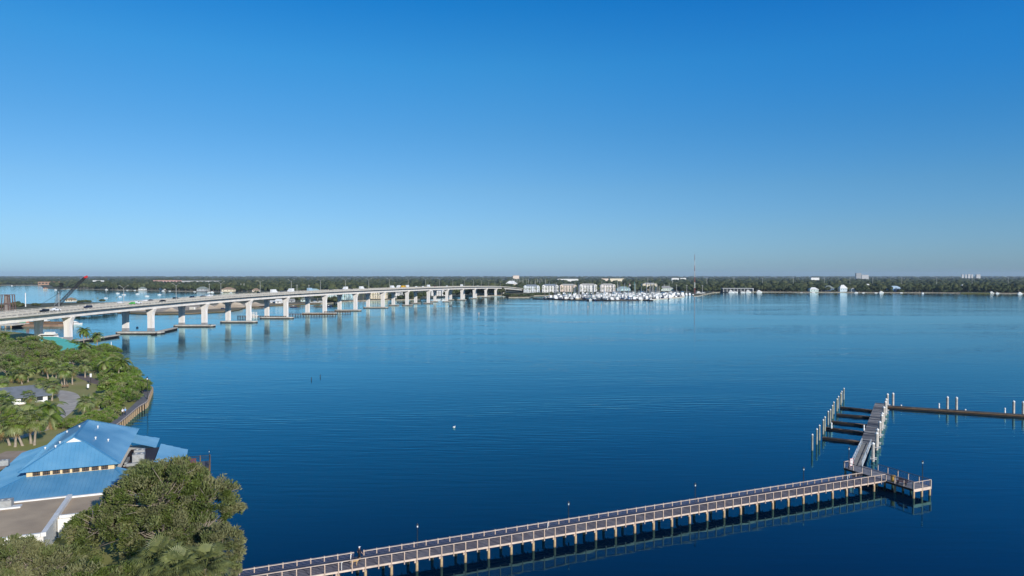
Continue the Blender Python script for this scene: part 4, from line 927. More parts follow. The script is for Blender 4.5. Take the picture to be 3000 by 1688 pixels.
# ================================================================== PARK BUILDINGS
def gable(name, loc, rz, w_, d, h, rh, wallm, roofm, label, cat, over=.5, win=0, parent=None, hip=False, group=None):
    rt = empty(name, loc, rz, label, cat, group); mb = MB(); mb.box((0, 0, h / 2), (w_, d, h))
    if not hip:
        for s in (-1, 1): mb.add([(s * w_ / 2, -d / 2, h), (s * w_ / 2, d / 2, h), (s * w_ / 2, 0, h + rh)], [(0, 1, 2)])
    mb.build('wall', wallm, rt)
    W_, D_ = w_ / 2 + over, d / 2 + over; zz = h - over * rh / (d / 2); mb = MB()
    if hip:
        k = max(0, W_ - D_); vs = [(-W_, -D_, zz), (W_, -D_, zz), (W_, D_, zz), (-W_, D_, zz), (-k, 0, h + rh), (k, 0, h + rh)]
        mb.add(vs, [(0, 1, 5, 4), (1, 2, 5), (2, 3, 4, 5), (3, 0, 4)]); mb.add([(x, y, z - .15) for x, y, z in vs[:4]], [(0, 3, 2, 1)])
        mb.add(vs[:4] + [(x, y, z - .15) for x, y, z in vs[:4]], [(i, (i + 1) % 4, 4 + (i + 1) % 4, 4 + i) for i in range(4)])
    else:
        for s in (-1, 1):
            vs = [(-W_, s * D_, zz), (W_, s * D_, zz), (W_, 0, h + rh + .02), (-W_, 0, h + rh + .02)]; vs += [(x, y, z + .14) for x, y, z in vs]
            mb.add(vs, [(0, 1, 2, 3), (7, 6, 5, 4), (0, 4, 5, 1), (1, 5, 6, 2), (2, 6, 7, 3), (3, 7, 4, 0)])
    mb.build('roof', roofm, rt)
    if win:
        src = None; g_ = MB(); g_.box((0, 0, 0), (min(1.4, w_ / win * .5), .06, 1.3))
        for i in range(win):
            src = g_.build('window', glass, rt) if src is None else src.copy()
            if src.name not in COL.objects: COL.objects.link(src)
            src.location = (-w_ / 2 + w_ * (i + .5) / win, -d / 2 - .02, h * .55)
    return rt
grey_roof = M('grey shingle roof', (.17, .19, .22), (.13, .15, .175), .6, .9)
teal_roof = M('teal metal roof', (.10, .42, .36), (.09, .38, .33), .4, .5)
gable('park_building', Vector((-134.5, 187, GZ)), R(40), 10.5, 9.0, 2.2, 2.0, white_wall, grey_roof, 'small white park building with grey shingle gable roof among palms', 'building', .9, 3)
teal_l = gable('pavilion', P(168, 1045, GZ) + Vector((-2, 3, 0)), R(-8), 17, 15, 3.2, 3.6, M('weathered board', (.33, .33, .35), (.26, .26, .28), .8, .85), teal_roof, 'teal-roofed waterside pavilion at the foot of the first bridge pillars', 'pavilion', 1.2, 0, None, True)
gable('pavilion', P(45, 1040, GZ) + Vector((0, 20, 0)), R(-8), 22, 12, 3.0, 3.2, white_wall, teal_roof, 'partly hidden teal-roofed building behind the leftmost coconut palm', 'pavilion', 1.0, 0, None, True)
# ramp of grey shingles in front of the pavilion
gable('shelter', P(172, 1062, GZ), R(-8), 12, 6, 2.4, .7, M('weathered board'[:9] + ' shelter', (.3, .3, .32)), M('silver roof', (.36, .38, .42), (.30, .32, .36), .5, .7), 'low grey-roofed shelter in front of the teal pavilion', 'shelter', .5)
# docked white boat behind the pavilion
def motor_boat(name, loc, rz, label, L_=16, dark=black, group=None):
    rt = empty(name, loc, rz, label, 'boat', group); h = L_ / 2; b_ = L_ * .14; mb = MB()
    top = [(-h, -b_), (h * .35, -b_), (h * .8, -b_ * .5), (h, 0), (h * .8, b_ * .5), (h * .35, b_), (-h, b_)]
    lo = [(x * .94, y * .8, -.3) for x, y in top]; up_ = [(x, y, L_ * .09 + max(0, x) / h * L_ * .04) for x, y in top]; n = 7
    mb.add(lo + up_, [(i, (i + 1) % n, n + (i + 1) % n, n + i) for i in range(n)] + [tuple(range(n, 2 * n))]); mb.build('hull', white, rt)
    z = L_ * .10; mb = MB(); mb.box((-h * .1, 0, z + L_ * .055), (L_ * .5, b_ * 1.5, L_ * .11), 0, 0, .86); mb.box((-h * .15, 0, z + L_ * .14), (L_ * .28, b_ * 1.2, L_ * .06), 0, 0, .85); c_ = mb.build('cabin', white, rt)
    mb = MB(); mb.box((-h * .1, 0, z + L_ * .065), (L_ * .465, b_ * 1.44 + .02, L_ * .035)); mb.build('window', dark, c_)
    mb = MB(); mb.tube([(-h * .2, 0, z + L_ * .16), (-h * .25, 0, z + L_ * .3)], [.06, .04], 5); mb.build('mast', steel, rt)
    return rt
motor_boat('tour_boat', P(140, 997, 0), R(176), 'white boat with grey cabin top moored behind the teal pavilion', 17)
motor_boat('tug_boat', P(222, 951, 0), R(10), 'small white workboat behind the nearest sunlit bridge pillar', 9)
# grey ramp dock, white post and small things in the park
mb = MB(); pts = [P(a, b_, 1.0) for a, b_ in [(338, 1023), (357, 1022), (358, 1064), (344, 1066)]]; mb.prism([(p_.x, p_.y) for p_ in pts], -.4, 1.0); tag(mb.build('boat_ramp', M('dark dock deck', (.14, .14, .15), (.10, .10, .11), .5, .8)), 'dark grey boat ramp at the tip of the park shore', 'ramp')
def drum_lamp(px, py, label, h):
    rt = empty('park_lamp', P(px, py, GZ), 0, label, 'lamp post'); mb = MB(); mb.tube([(0, 0, 0), (0, 0, h)], [.1, .08], 7); mb.build('post', black, rt); mb = MB(); mb.lathe((0, 0, h), [(.3, 0), (.32, 1.0), (.2, 1.1)], 10); mb.build('shade', white, rt)
drum_lamp(266, 1129, 'white drum lamp on a black post at the edge of the lawn', 2.6); drum_lamp(258, 1142, 'low white drum lamp nearer the mangrove hedge', .6)
bench(P(191, 1137, GZ), R(20), brown_wood, 'small dark bench under the leaning palms on the lawn', 1.8)
mb = MB(); mb.lathe((0, 0, 0), [(.35, 0), (.4, .9), (.25, 1.05)], 10); tag(mb.build('waste_bin', black, None, P(417, 1150, 1.7)), 'black waste bin on the inner edge of the shore boardwalk', 'bin')
mb = MB(); mb.lathe((0, 0, -.6), [(.14, 0), (.14, 3.4), (.02, 3.5)], 8); tag(mb.build('marker_post', white, None, P(326, 1018, 0)), 'white marker post in the water beside the coconut palms', 'post')
for px, py in [(402, 961)]: mb = MB(); mb.blob((0, 0, .3), (.8, .8, .7), NR, 1, 0, .02); tag(mb.build('mooring_buoy', white, None, P(px, py, 0)), 'round white buoy between the second pillar pair', 'buoy')
# ================================================================== TREES
def limbs(mb, base, lobes, rg, r0, m=0, twigs=0, spread=1.0):
    base = Vector(base); top = Vector(lobes[0][0]); fork = base.lerp(top, .35)
    mb.tube([base, base.lerp(fork, .5) + Vector((rg.normal() * .1, rg.normal() * .1, 0)), fork], [r0, r0 * .8, r0 * .7], 8, m)
    for c, r in lobes:
        c = Vector(c); mid = fork.lerp(c, .55) + Vector(rg.normal(size=3) * .06 * (c - fork).length)
        mb.tube([fork, mid, c], [r0 * .5, r0 * .32, r0 * .16], 6, m)
        for _ in range(twigs):
            d = rg.normal(size=3); d[2] = abs(d[2]) * .8 + .05; d /= np.linalg.norm(d); e_ = c + Vector(d * np.array(r) * rg.uniform(.85, 1.12))
            st_ = c.lerp(mid, rg.random() * .5); k_ = st_.lerp(e_, .5) + Vector(rg.normal(size=3) * .12 * (e_ - st_).length)
            mb.tube([st_, k_, e_], [r0 * .16, r0 * .10, r0 * .04], 5, m)
def tree(name, loc, lobes, ncl, per, cr, L_, W_, mats, r0, seed, label=None, cat='tree', group=None, twigs=3, kit=False, up=.35, zmin=-.45, barkm=None, shell=(.72, 1.0)):
    rg = np.random.default_rng(seed); rt = empty(name, loc, 0, label, cat, group)
    mb = MB(); limbs(mb, (0, 0, -.2), lobes, rg, r0, 0, twigs); mb.build('trunk', barkm or bark_oak, rt)
    C, D, MI = clump_cloud(lobes, ncl, per, cr, rg, up, shell, zmin, len(mats))
    cards('crown', C, D, rg.uniform(.65, 1.3, len(C)) * L_, rg.uniform(.7, 1.2, len(C)) * W_, MI, mats, rt, rg)
    return rt
oakm = [leaf_oak, leaf_oak, leaf_oak2, leaf_oak3]
ok = tree('oak_tree', (-43.3, 83.5, 1.0), [((0, 0, 7.2), (6.0, 6.0, 4.4)), ((-4.5, -3.5, 4.6), (4.2, 4.2, 3.6)), ((4.6, 1.8, 5.8), (4.4, 4.5, 4.0)), ((2.4, -4.5, 4.2), (4.2, 3.8, 3.4)), ((-3.6, 2.5, 6.8), (4.2, 4.2, 3.4)), ((6.2, -2.4, 3.8), (2.7, 3.0, 2.7)), ((.5, 3.4, 8.4), (4.0, 3.6, 3.0)), ((-6.8, -1.0, 4.4), (2.8, 3.0, 2.6))],
         620, 130, .85, .44, .15, oakm, .55, 3, 'large spreading olive green oak beside the restaurant, in the lower left', twigs=44, up=.2)
ok2 = tree('oak_tree', (-32.6, 76, .8), [((0, 0, 4.6), (2.4, 2.4, 2.6)), ((-2.0, -1.0, 3.4), (2.2, 2.2, 2.0)), ((.8, -2.2, 2.8), (2.0, 2.0, 2.0))], 150, 110, .6, .40, .13, [leaf_oak2, leaf_oak2, leaf_oak], .25, 5, 'smaller grey green tree leaning over the water right of the big oak', twigs=12)
tree('oak_tree', (-52, 69.5, 1.0), [((0, 0, 5.0), (4.2, 3.6, 2.8)), ((-4.5, 1, 4.6), (4, 3.5, 2.4)), ((3.8, .5, 4.4), (3.2, 3, 2.4)), ((1, -3, 3.8), (4, 3, 2.4))], 330, 120, .75, .40, .12, [leaf_oak2, leaf_oak2, leaf_oak], .4, 8, 'twiggy grey green tree at the bottom left, below the annex parapet', twigs=30)
tree('oak_tree', (-42, 66.5, 1.0), [((0, 0, 4.0), (4.0, 3.4, 2.6)), ((4.2, 1.5, 3.6), (3.6, 3, 2.4)), ((8.0, 2.5, 3.0), (3.0, 2.6, 2.2))], 260, 120, .7, .40, .13, [leaf_oak, leaf_oak2, leaf_oak3], .35, 9, 'olive green tree at the bottom edge in front of the big oak', twigs=14)
tree('oak_tree', (-63, 74, 1.0), [((0, 0, 4.6), (3.6, 3.2, 2.2)), ((-4, -1, 4.0), (3.6, 3.2, 2.2))], 170, 110, .7, .40, .12, [leaf_oak2, leaf_oak2, leaf_oak], .35, 10, 'grey green tree in the bottom left corner', twigs=20)
# --- palms
def fan_mesh(rg, nf=30, nseg=11, R_=1.25, pet=1.0, droop=.45, hi_=False):
    v = []; fc = []; mi = []
    for i in range(nf):
        az = i * 2.39996 + rg.normal() * .15; el = R(80) - (i / nf) ** .85 * R(140) + rg.normal() * .12
        d = np.array([math.cos(az) * math.cos(el), math.sin(az) * math.cos(el), math.sin(el)]); s = np.array([-math.sin(az), math.cos(az), 0]); u = np.cross(s, d) * -1
        if u[2] < 0: u = -u
        p0 = np.zeros(3); p1 = d * pet * rg.uniform(.8, 1.15) + np.array([0, 0, -.12 * math.cos(el)])
        o = len(v); w_ = s * .025; v += [p0 - w_, p0 + w_, p1 + w_, p1 - w_]; fc.append((o, o + 1, o + 2, o + 3)); dead = i > nf * .88; mi.append(2 if dead else (1 if i % 3 == 0 else 0))
        r = R_ * rg.uniform(.8, 1.15); eb = el - R(38) * max(.25, math.cos(el)); db = np.array([math.cos(az) * math.cos(eb), math.sin(az) * math.cos(eb), math.sin(eb)])
        for k in range(nseg):
            a = (k / (nseg - 1) - .5) * R(165); dd = db * math.cos(a) + s * math.sin(a); l = r * (1 - .25 * abs(a) / R(80)); wv_ = np.cross(dd, u); wv_ = wv_ / (np.linalg.norm(wv_) + 1e-6) * (.045 * R_ * 11 / nseg if hi_ else .06 * R_)
            m_ = p1 + dd * l * .55 + u * (.05 - abs(a) * .02); t = p1 + dd * l - np.array([0, 0, droop * l * (.4 + .6 * rg.random())])
            o = len(v); v += [p1, m_ + wv_, t, m_ - wv_]; fc.append((o, o + 1, o + 2, o + 3)); mi.append(2 if dead else (1 if i % 3 == 0 else 0))
    return v, fc, mi
def coco_mesh(rg, nf=20, L_=3.4):
    v = []; fc = []; mi = []
    for i in range(nf):
        az = i * 2.39996 + rg.normal() * .2; el = R(72) - (i / nf) * R(95) + rg.normal() * .12; h = np.array([math.cos(az), math.sin(az), 0]); s = np.array([-math.sin(az), math.cos(az), 0])
        l = L_ * rg.uniform(.85, 1.15); p = np.zeros(3); e = el; pts = [p]; n = 9
        for k in range(n): p = p + (h * math.cos(e) + np.array([0, 0, math.sin(e)])) * l / n; e -= R(11) + R(4) * rg.random(); pts.append(p)
        mt = 2 if i > nf * .88 else (1 if i % 4 == 0 else 0)
        for k in range(1, n + 1):
            a, b_ = pts[k - 1], pts[k]; d = (b_ - a) / np.linalg.norm(b_ - a)
            for j in range(3):
                c = a + (b_ - a) * (j + .5) / 3; wl = .78 * math.sin(math.pi * min(1, (k + j / 3) / (n + 1)) ** .75) + .14
                for sg in (-1, 1):
                    t = c + s * sg * wl * .8 + d * wl * .35 - np.array([0, 0, wl * .42]); o = len(v); q_ = d * .10; v += [c - q_, c + q_, t]; fc.append((o, o + 1, o + 2)); mi.append(mt)
    return v, fc, mi
def palm_kit(kind, seed, h0, big=1.0, hi=False):
    rg = np.random.default_rng(seed); rt = empty({'fan': 'cabbage_palm', 'coco': 'coconut_palm'}[kind], (0, 0, 0)); mb = MB()
    ben = .5 if kind == 'coco' else .12; ph = rg.random() * 6.28; zs = np.linspace(0, 1, 7)
    pts = [(ben * math.cos(ph) * math.sin(z * 2.6) * h0 * .12, ben * math.sin(ph) * math.sin(z * 2.6) * h0 * .12, z * h0 - .2 * (z == 0)) for z in zs]
    r0 = .19 if kind == 'fan' else .15; mb.tube(pts, [r0 * (1.35 if i == 0 else 1.0 - .25 * z) for i, z in enumerate(zs)], 8); mb.build('trunk', bark, rt)
    if kind == 'fan': v, fc, mi = fan_mesh(rg, 46 if hi else 34, 19 if hi else 13, 1.25 * big, 1.05 * big, .35 if hi else .45, hi)
    else: v, fc, mi = coco_mesh(rg, 22, 3.3 * big)
    t = np.array(pts[-1]); cr = MB(); cr.v = [tuple(x) for x in v]; cr.f = fc; cr.m = mi; cr.sm = [False] * len(fc)
    lf = (palmetto if hi else leaf_palm) if kind == 'fan' else leaf_coco
    cr.build('crown', [lf, (palmetto if hi else leaf_coco) if kind == 'fan' else leaf_palm, leaf_dead], rt, t)
    if kind == 'coco':
        mb = MB()
        for k in range(6): a = k * 1.05; mb.blob((.22 * math.cos(a), .22 * math.sin(a), -.2), (.13, .13, .16), rg, 0, 0, .05)
        mb.build('coconut', leaf_dead, rt, t)
    else:
        mb = MB()
        for k in range(26):
            a = k * .9; d = Vector((math.cos(a), math.sin(a), 0)); mb.add([d * .12 + Vector((0, 0, -.05)), d * (.5 + .2 * rg.random()) + Vector((0, 0, -.5 - .4 * rg.random())), d * .2 + Vector((.12, -.1, -.7 - .3 * rg.random()))], [(0, 1, 2)])
        mb.build('dead_fronds', leaf_dead, rt, t)
    return Kit(rt), h0
PK = {'fan': [palm_kit('fan', s, 6.0, b_) for s, b_ in ((21, 1.0), (22, .9), (23, 1.1))], 'coco': [palm_kit('coco', s, 8.0) for s in (31, 32)]}
pki = 0
def palm(kind, bx, by, tx, ty, label, group, z=GZ, sc_=None):
    global pki
    kit, h0 = PK[kind][pki % len(PK[kind])]; pki += 1
    b_ = P(bx, by, z); t = PD(tx, ty, b_.y); d = t - b_; s = d.length / h0; k = kit.put(b_, 0, 1, label, group, 'palm tree')
    qd = d.to_track_quat('Z', 'Y').to_euler(); k.rotation_euler = (qd.x, qd.y, qd.z + pki * 1.7); 
    cs = sc_ or (1.25 if kind == 'fan' else 1.3); s *= .93; k.scale = (cs, cs, s)
    for ch in k.children_recursive if False else KIDS(k):
        if not ch.name.startswith('trunk'): ch.scale = (1, 1, cs / s)
    k.rotation_mode = 'QUATERNION'; from mathutils import Quaternion
    k.rotation_quaternion = d.to_track_quat('Z', 'Y') @ Quaternion((0, 0, 1), pki * 1.7)
def c7(x, y): return (x / 4.674, 940 + y / 4.674)
FANS = [((1165, 775), (1165, 590), 'by the brick path left of the big coconut palm'), ((660, 790), (640, 600), 'left stem of the close palm trio behind the lawn'), ((720, 790), (722, 600), 'middle stem of the close palm trio behind the lawn'), ((765, 795), (790, 610), 'right stem of the close palm trio behind the lawn'),
        ((850, 885), (840, 660), 'left one of the four palms around the dark bench'), ((885, 905), (892, 650), 'tallest of the four palms around the dark bench'), ((918, 872), (905, 640), 'leaning one of the four palms around the dark bench'), ((992, 872), (990, 660), 'right one of the four palms around the dark bench'),
        ((383, 840), (370, 660), 'just behind the grey roofed park building'), ((520, 725), (556, 625), 'leaning right behind the park building'), ((562, 1085), (556, 850), 'with pale straight trunk at the right end of the park building'), ((712, 1092), (712, 870), 'beside the curve of the grey path'),
        ((1135, 1340), (1185, 1095), 'leaning right just above the blue roof peak'), ((1360, 1192), (1345, 1060), 'half sunk in the mangrove hedge'), ((405, 1450), (398, 1240), 'with thick trunk left of the pale footpath'), ((515, 1450), (520, 1310), 'short one right of the thick trunked palm'),
        ((430, 1130), (400, 1030), 'in front of the park building wall'), ((300, 870), (280, 700), 'left of and behind the park building'), ((190, 850), (175, 720), 'behind the park building near the photo edge'), ((40, 1010), (20, 830), 'cut by the left photo edge beside the park building'), ((60, 1190), (40, 1060), 'left below the park building'), ((150, 1290), (140, 1140), 'below the white gable of the park building'), ((10, 1270), (5, 1130), 'cut by the left photo edge below the park building')]
for a, b_, lb in FANS: palm('fan', *c7(*a), *c7(*b_), 'cabbage palm ' + lb, 'cabbage palms in the park')
def c8(x, y): return (x / 2.9686, 1200 + y / 2.9686)
for a, b_, lb in [((85, 312), (15, 120), 'leaning left, first of the slim clump by the sandy drive'), ((133, 325), (130, 110), 'upright, second of the slim clump by the sandy drive'), ((195, 315), (85, 80), 'leaning left, third of the slim clump by the sandy drive'), ((270, 297), (252, 40), 'tall and upright, fourth of the clump by the sandy drive'), ((300, 310), (328, 75), 'leaning right, last of the clump by the sandy drive')]:
    palm('fan', *c8(*a), *c8(*b_), 'cabbage palm ' + lb, 'cabbage palms in the park')
for a, b_, lb in [((1165, 395), (1160, 115), 'left and taller looking of the pair against the water by the bridge'), ((1318, 395), (1312, 190), 'right of the pair against the water by the bridge'), ((990, 420), (978, 300), 'right of the teal pavilion roof'), ((1185, 492), (1160, 330), 'with yellow fruit stalks behind the brick path'), ((1420, 750), (1420, 560), 'broad low one by the mangrove hedge'), ((1620, 850), (1690, 545), 'leaning right close to the end of the hedge'), ((70, 330), (75, 190), 'at the left photo edge below the bridge'), ((650, 1440), (652, 1180), 'bright green one left of the pale footpath')]:
    palm('coco', *c7(*a), *c7(*b_), 'coconut palm ' + lb, 'coconut palms in the park')
palm('coco', *c8(408, 165), *c8(415, 60), 'young coconut palm above the sandy drive by the footpath', 'coconut palms in the park')
hk = [palm_kit('fan', s, 5.0, 1.5, True) for s in (41, 42)]
for i, (px, py, Y, lb) in enumerate([(468, 1640, 68.5, 'large fan palm at the bottom edge in front of the oak'), (600, 1655, 68.5, 'fan palm at the bottom edge near the water, right of the large one'), (425, 1372, 91, 'fan palm rising behind the top of the big oak'), (385, 1395, 93, 'fan palm left of the one behind the oak top'), (520, 1675, 66, 'low fan palm between the two at the bottom edge')]):
    t = PD(px, py, Y); kit, h0 = hk[i % 2]; sz = .66 if i in (2, 3) else 1; kit.put((t.x, t.y, t.z - h0 * sz - .4), i * 2.1, sz, lb, 'fan palms around the oak', 'palm tree')
# --- broad park trees and mangroves
def put_kit(kits, i, loc, sc_, label, group, cat='tree'): kits[i % len(kits)].put(loc, i * 1.9, sc_, label, group, cat)
TK = [Kit(tree('park_tree', (0, 0, 0), [((0, 0, 5.4), (4.2, 4.2, 2.8)), ((-2.8, 1.4, 4.4), (3.0, 3.0, 2.2)), ((2.6, -1.6, 4.6), (3.0, 3.0, 2.2)), ((1.4, 2.4, 4.4), (2.8, 2.8, 2.0)), ((-1.2, -2.8, 4.2), (2.8, 2.6, 2.0))], 170, 46, .8, .55, .26, [leaf_mid, leaf_mid, leaf_green], .3, s, twigs=6)) for s in (51, 52, 53)]
BT = Kit(tree('bare_tree', (0, 0, 0), [((0, 0, 5.4), (4.2, 4.2, 2.8)), ((-2.8, 1.4, 4.4), (3.0, 3.0, 2.2)), ((2.6, -1.6, 4.6), (3.0, 3.0, 2.2))], 50, 20, .8, .45, .2, [leaf_mid, leaf_oak2], .32, 57, twigs=34))
for i, (px, py, s, lb) in enumerate([(12, 1050, 1.05, 'broad green tree under the leftmost coconut palm'), (55, 1052, 1.1, 'broad green tree left of the bare branched one'), (100, 1046, 1.1, 'broad tree left of the teal pavilion roof'), (138, 1058, 1.0, 'broad tree covering the left eave of the teal pavilion'), (85, 1080, 1.15, 'dark green broad tree behind the palm trio'), (125, 1096, 1.0, 'broad tree above the roof of the park building'),
        (180, 1085, .85, 'round green tree in front of the grey shelter'), (215, 1080, .85, 'round tree in front of the coconut palm by the shelter'), (246, 1072, .75, 'dense green tree right of the shelter'), (158, 1088, .9, 'round green tree left of the shelter front'), (205, 1062, .7, 'small green tree right beside the grey shelter'), (20, 1110, 1.0, 'broad tree behind the park building at the photo edge'), (62, 1106, .8, 'broad tree close behind the grey gable roof')]):
    put_kit(TK, i, P(px, py, GZ), s, lb, 'broad trees in the park')
for i, (px, py, s, lb) in enumerate([(10, 1078, 1.0, 'bare branched grey tree at the left photo edge'), (58, 1086, 1.0, 'bare branched grey tree above the park building roof')]): BT.put(P(px, py, GZ), i * 2, s, lb, 'half bare grey trees', 'tree')
MK = [Kit(tree('mangrove_bush', (0, 0, 0), [((0, 0, 1.9), (3.0, 3.0, 1.9)), ((-1.8, 1.2, 1.5), (2.2, 2.2, 1.6)), ((1.8, -1.0, 1.4), (2.2, 2.2, 1.5)), ((.6, 1.9, 1.3), (2, 2, 1.4))], 120, 44, .6, .46, .24, [leaf_green, leaf_green, leaf_mid], .12, s, twigs=2, zmin=-.2)) for s in (61, 62)]
MG = [(283, 1040, 1.1), (305, 1036, 1.15), (326, 1040, 1.0), (268, 1050, 1.0), (290, 1058, 1.0), (318, 1062, 1.05), (336, 1058, .9), (262, 1072, .9), (300, 1082, .9), (278, 1088, .9), (330, 1090, .95), (352, 1092, .85), (372, 1104, 1.0), (386, 1112, .9), (318, 1112, .9), (345, 1118, 1.0), (330, 1134, 1.1), (358, 1132, 1.1), (384, 1132, 1.1), (404, 1140, .9), (338, 1154, 1.15), (366, 1154, 1.15), (392, 1158, 1.05), (330, 1180, .85), (348, 1178, 1.1), (374, 1178, .95), (330, 1198, .85), (262, 1232, .5), (236, 1241, .5), (210, 1249, .48), (184, 1257, .45), (312, 1222, .55), (288, 1238, .55), (256, 1250, .5), (228, 1258, .5), (304, 1242, .5), (332, 1212, .6), (276, 1226, .5), (322, 1232, .5)]
rows_ = {}
for i, (px, py, s) in enumerate(MG):
    if py < 1100: zone = 'of the thicket behind the brick path'
    elif py < 1190: zone = 'of the hedge inside the boardwalk bend'
    else: zone = 'of the strip leading to the blue roof'
    rows_[zone] = rows_.get(zone, 0) + 1
    put_kit(MK, i, P(px, py, GZ), s, f'green mangrove bush, {nth(rows_[zone])} from the far end {zone}', 'mangrove bushes along the park shore', 'bush')
# ================================================================== FAR SHORES
KEEP = []   # keep-out circles for the wood: x, y, r
def keep(v, r): KEEP.append((v[0], v[1], r))
def wallm(nm, c): return M(nm + ' wall', c, tuple(x * .88 for x in c), .2, .85)
def roofm(nm, c): return M(nm + ' roof', c, tuple(x * .85 for x in c), .3, .8)
def apartment(px0, px1, base, top, wc, rc, label, rz=0.0, floors=4, bays=6, z0=.9, dep=16):
    c = P((px0 + px1) / 2, base, z0); w_ = (px1 - px0) / F * c.y; h = (base - top) / F * c.y; hw = h * .80
    rt = empty('apartment_block', c + Vector((0, dep / 2, 0)), rz, label, 'apartment block', 'waterside apartment blocks'); keep(c + Vector((0, dep / 2, 0)), w_ * .62 + 6)
    mb = MB(); mb.box((0, 0, hw / 2), (w_, dep, hw)); bay = w_ * .17
    for s in (-1, 1):
        x = s * (w_ / 2 - bay / 2 - .4); mb.box((x, -dep / 2 - .9, hw * .5), (bay, 1.8, hw)); mb.add([(x - bay / 2, -dep / 2 - 1.8, hw), (x + bay / 2, -dep / 2 - 1.8, hw), (x, -dep / 2 - 1.8, hw + h * .13)], [(0, 1, 2)])
    mb.build('wall', wc, rt)
    mb = MB(); k = w_ / 2 - dep * .45; o_ = .8; vs = [(-w_ / 2 - o_, -dep / 2 - o_, hw), (w_ / 2 + o_, -dep / 2 - o_, hw), (w_ / 2 + o_, dep / 2 + o_, hw), (-w_ / 2 - o_, dep / 2 + o_, hw), (-k, 0, h), (k, 0, h)]
    mb.add(vs, [(0, 1, 5, 4), (1, 2, 5), (2, 3, 4, 5), (3, 0, 4), (0, 3, 2, 1)])
    for s in (-1, 1):
        x = s * (w_ / 2 - bay / 2 - .4); y0, y1 = -dep / 2 - 2.1, -dep * .2
        mb.add([(x - bay / 2 - .4, y0, hw - .1), (x + bay / 2 + .4, y0, hw - .1), (x, y0, hw + h * .14), (x, y1, hw + h * .14), (x - bay / 2 - .4, y1, hw - .1), (x + bay / 2 + .4, y1, hw - .1)], [(0, 2, 3, 4), (2, 1, 5, 3)])
    mb.build('roof', rc, rt)
    ww = w_ / bays * .33; wh = hw / floors * .48; g_ = MB(); g_.box((0, 0, 0), (ww, .3, wh)); src = None
    for fl_ in range(floors):
        for b_ in range(bays):
            src = g_.build('window', glass, rt) if src is None else src.copy()
            if src.name not in COL.objects: COL.objects.link(src)
            x = -w_ / 2 + w_ * (b_ + .5) / bays; y = -dep / 2 - (1.85 if abs(x) > w_ / 2 - bay - .4 else .05)
            src.location = (x, y, hw * (fl_ + .5) / floors)
    mb = MB()
    for fl_ in range(1, floors): mb.box((0, -dep / 2 - .5, hw * fl_ / floors - .1), (w_ * .6, 1.0, .25))
    mb.build('balcony', white, rt)
    return rt
pale_roof = roofm('pale metal', (.50, .48, .43)); slate = roofm('blue slate', (.26, .30, .34)); wwhite = wallm('white', (.80, .79, .76)); wcream = wallm('cream', (.80, .70, .52)); wpeach = wallm('peach', (.80, .66, .54)); wmint = wallm('pale mint', (.56, .68, .66)); wteal = wallm('pale aqua', (.50, .70, .72))
apartment(1534, 1581, 857.5, 834, wallm('bluish white', (.72, .77, .80)), slate, 'bluish white apartment block with slate roof, closest to the bridge end', bays=7)
apartment(1588, 1636, 856.5, 832.5, wwhite, slate, 'white apartment block with slate roof, second from the bridge end')
apartment(1640, 1689, 854.5, 832, wpeach, pale_roof, 'peach apartment block with pale roof in the middle of the marina row')
apartment(1697, 1749, 855, 831, wwhite, pale_roof, 'white apartment block with pale roof right of the peach one')
apartment(1759, 1803, 854.5, 831, wallm('warm white', (.82, .76, .72)), pale_roof, 'warm white apartment block beside the low aqua office')
apartment(1882, 1925, 850.5, 829, wcream, pale_roof, 'cream apartment block standing behind the densest marina boats')
apartment(957, 988, 879, 858, wmint, slate, 'pale mint apartment block seen under the bridge, left of the aqua one', bays=5, floors=4)
apartment(1001, 1031, 878.5, 858, wteal, slate, 'pale aqua apartment block seen under the bridge', bays=5, floors=4)
apartment(1083, 1130, 875.5, 853, wcream, pale_roof, 'cream apartment block seen under the bridge above the seawall', bays=7)
apartment(1157, 1181, 873.5, 855, wwhite, pale_roof, 'small white apartment block seen under the bridge right of the cream one', bays=4)
apartment(1262, 1303, 867, 848, wwhite, slate, 'white apartment block seen under the bridge near its far end', bays=6)
def house(px0, px1, base, top, wc, rc, label, cat='house', rz=0.0, z0=.9, dep=None, win=4, hip=True, name='house', rr=.42, group='houses on the far shores'):
    c = P((px0 + px1) / 2, base, z0); w_ = (px1 - px0) / F * c.y; h = (base - top) / F * c.y; d = dep or max(8, w_ * .55)
    o = gable(name, c + Vector((0, d / 2, 0)), rz, w_ * .92, d, h * (1 - rr), h * rr, wc, rc, label, cat, .8, win, None, hip, group); keep(c + Vector((0, d / 2, 0)), w_ * .55 + 5); px0 < 2300 and keep(c + Vector((0, -14, 0)), w_ * .45 + 3); return o
navyw = wallm('shaded blue', (.10, .17, .26)); wgrey = wallm('grey', (.45, .46, .46)); rbrown = roofm('brown tile', (.34, .24, .17)); rred = roofm('red tile', (.40, .17, .12)); rteal = roofm('aqua', (.35, .52, .54)); rwhite = roofm('white', (.75, .75, .73)); rgreen = roofm('grey green', (.22, .26, .24)); rblue = roofm('mid blue', (.10, .22, .40))
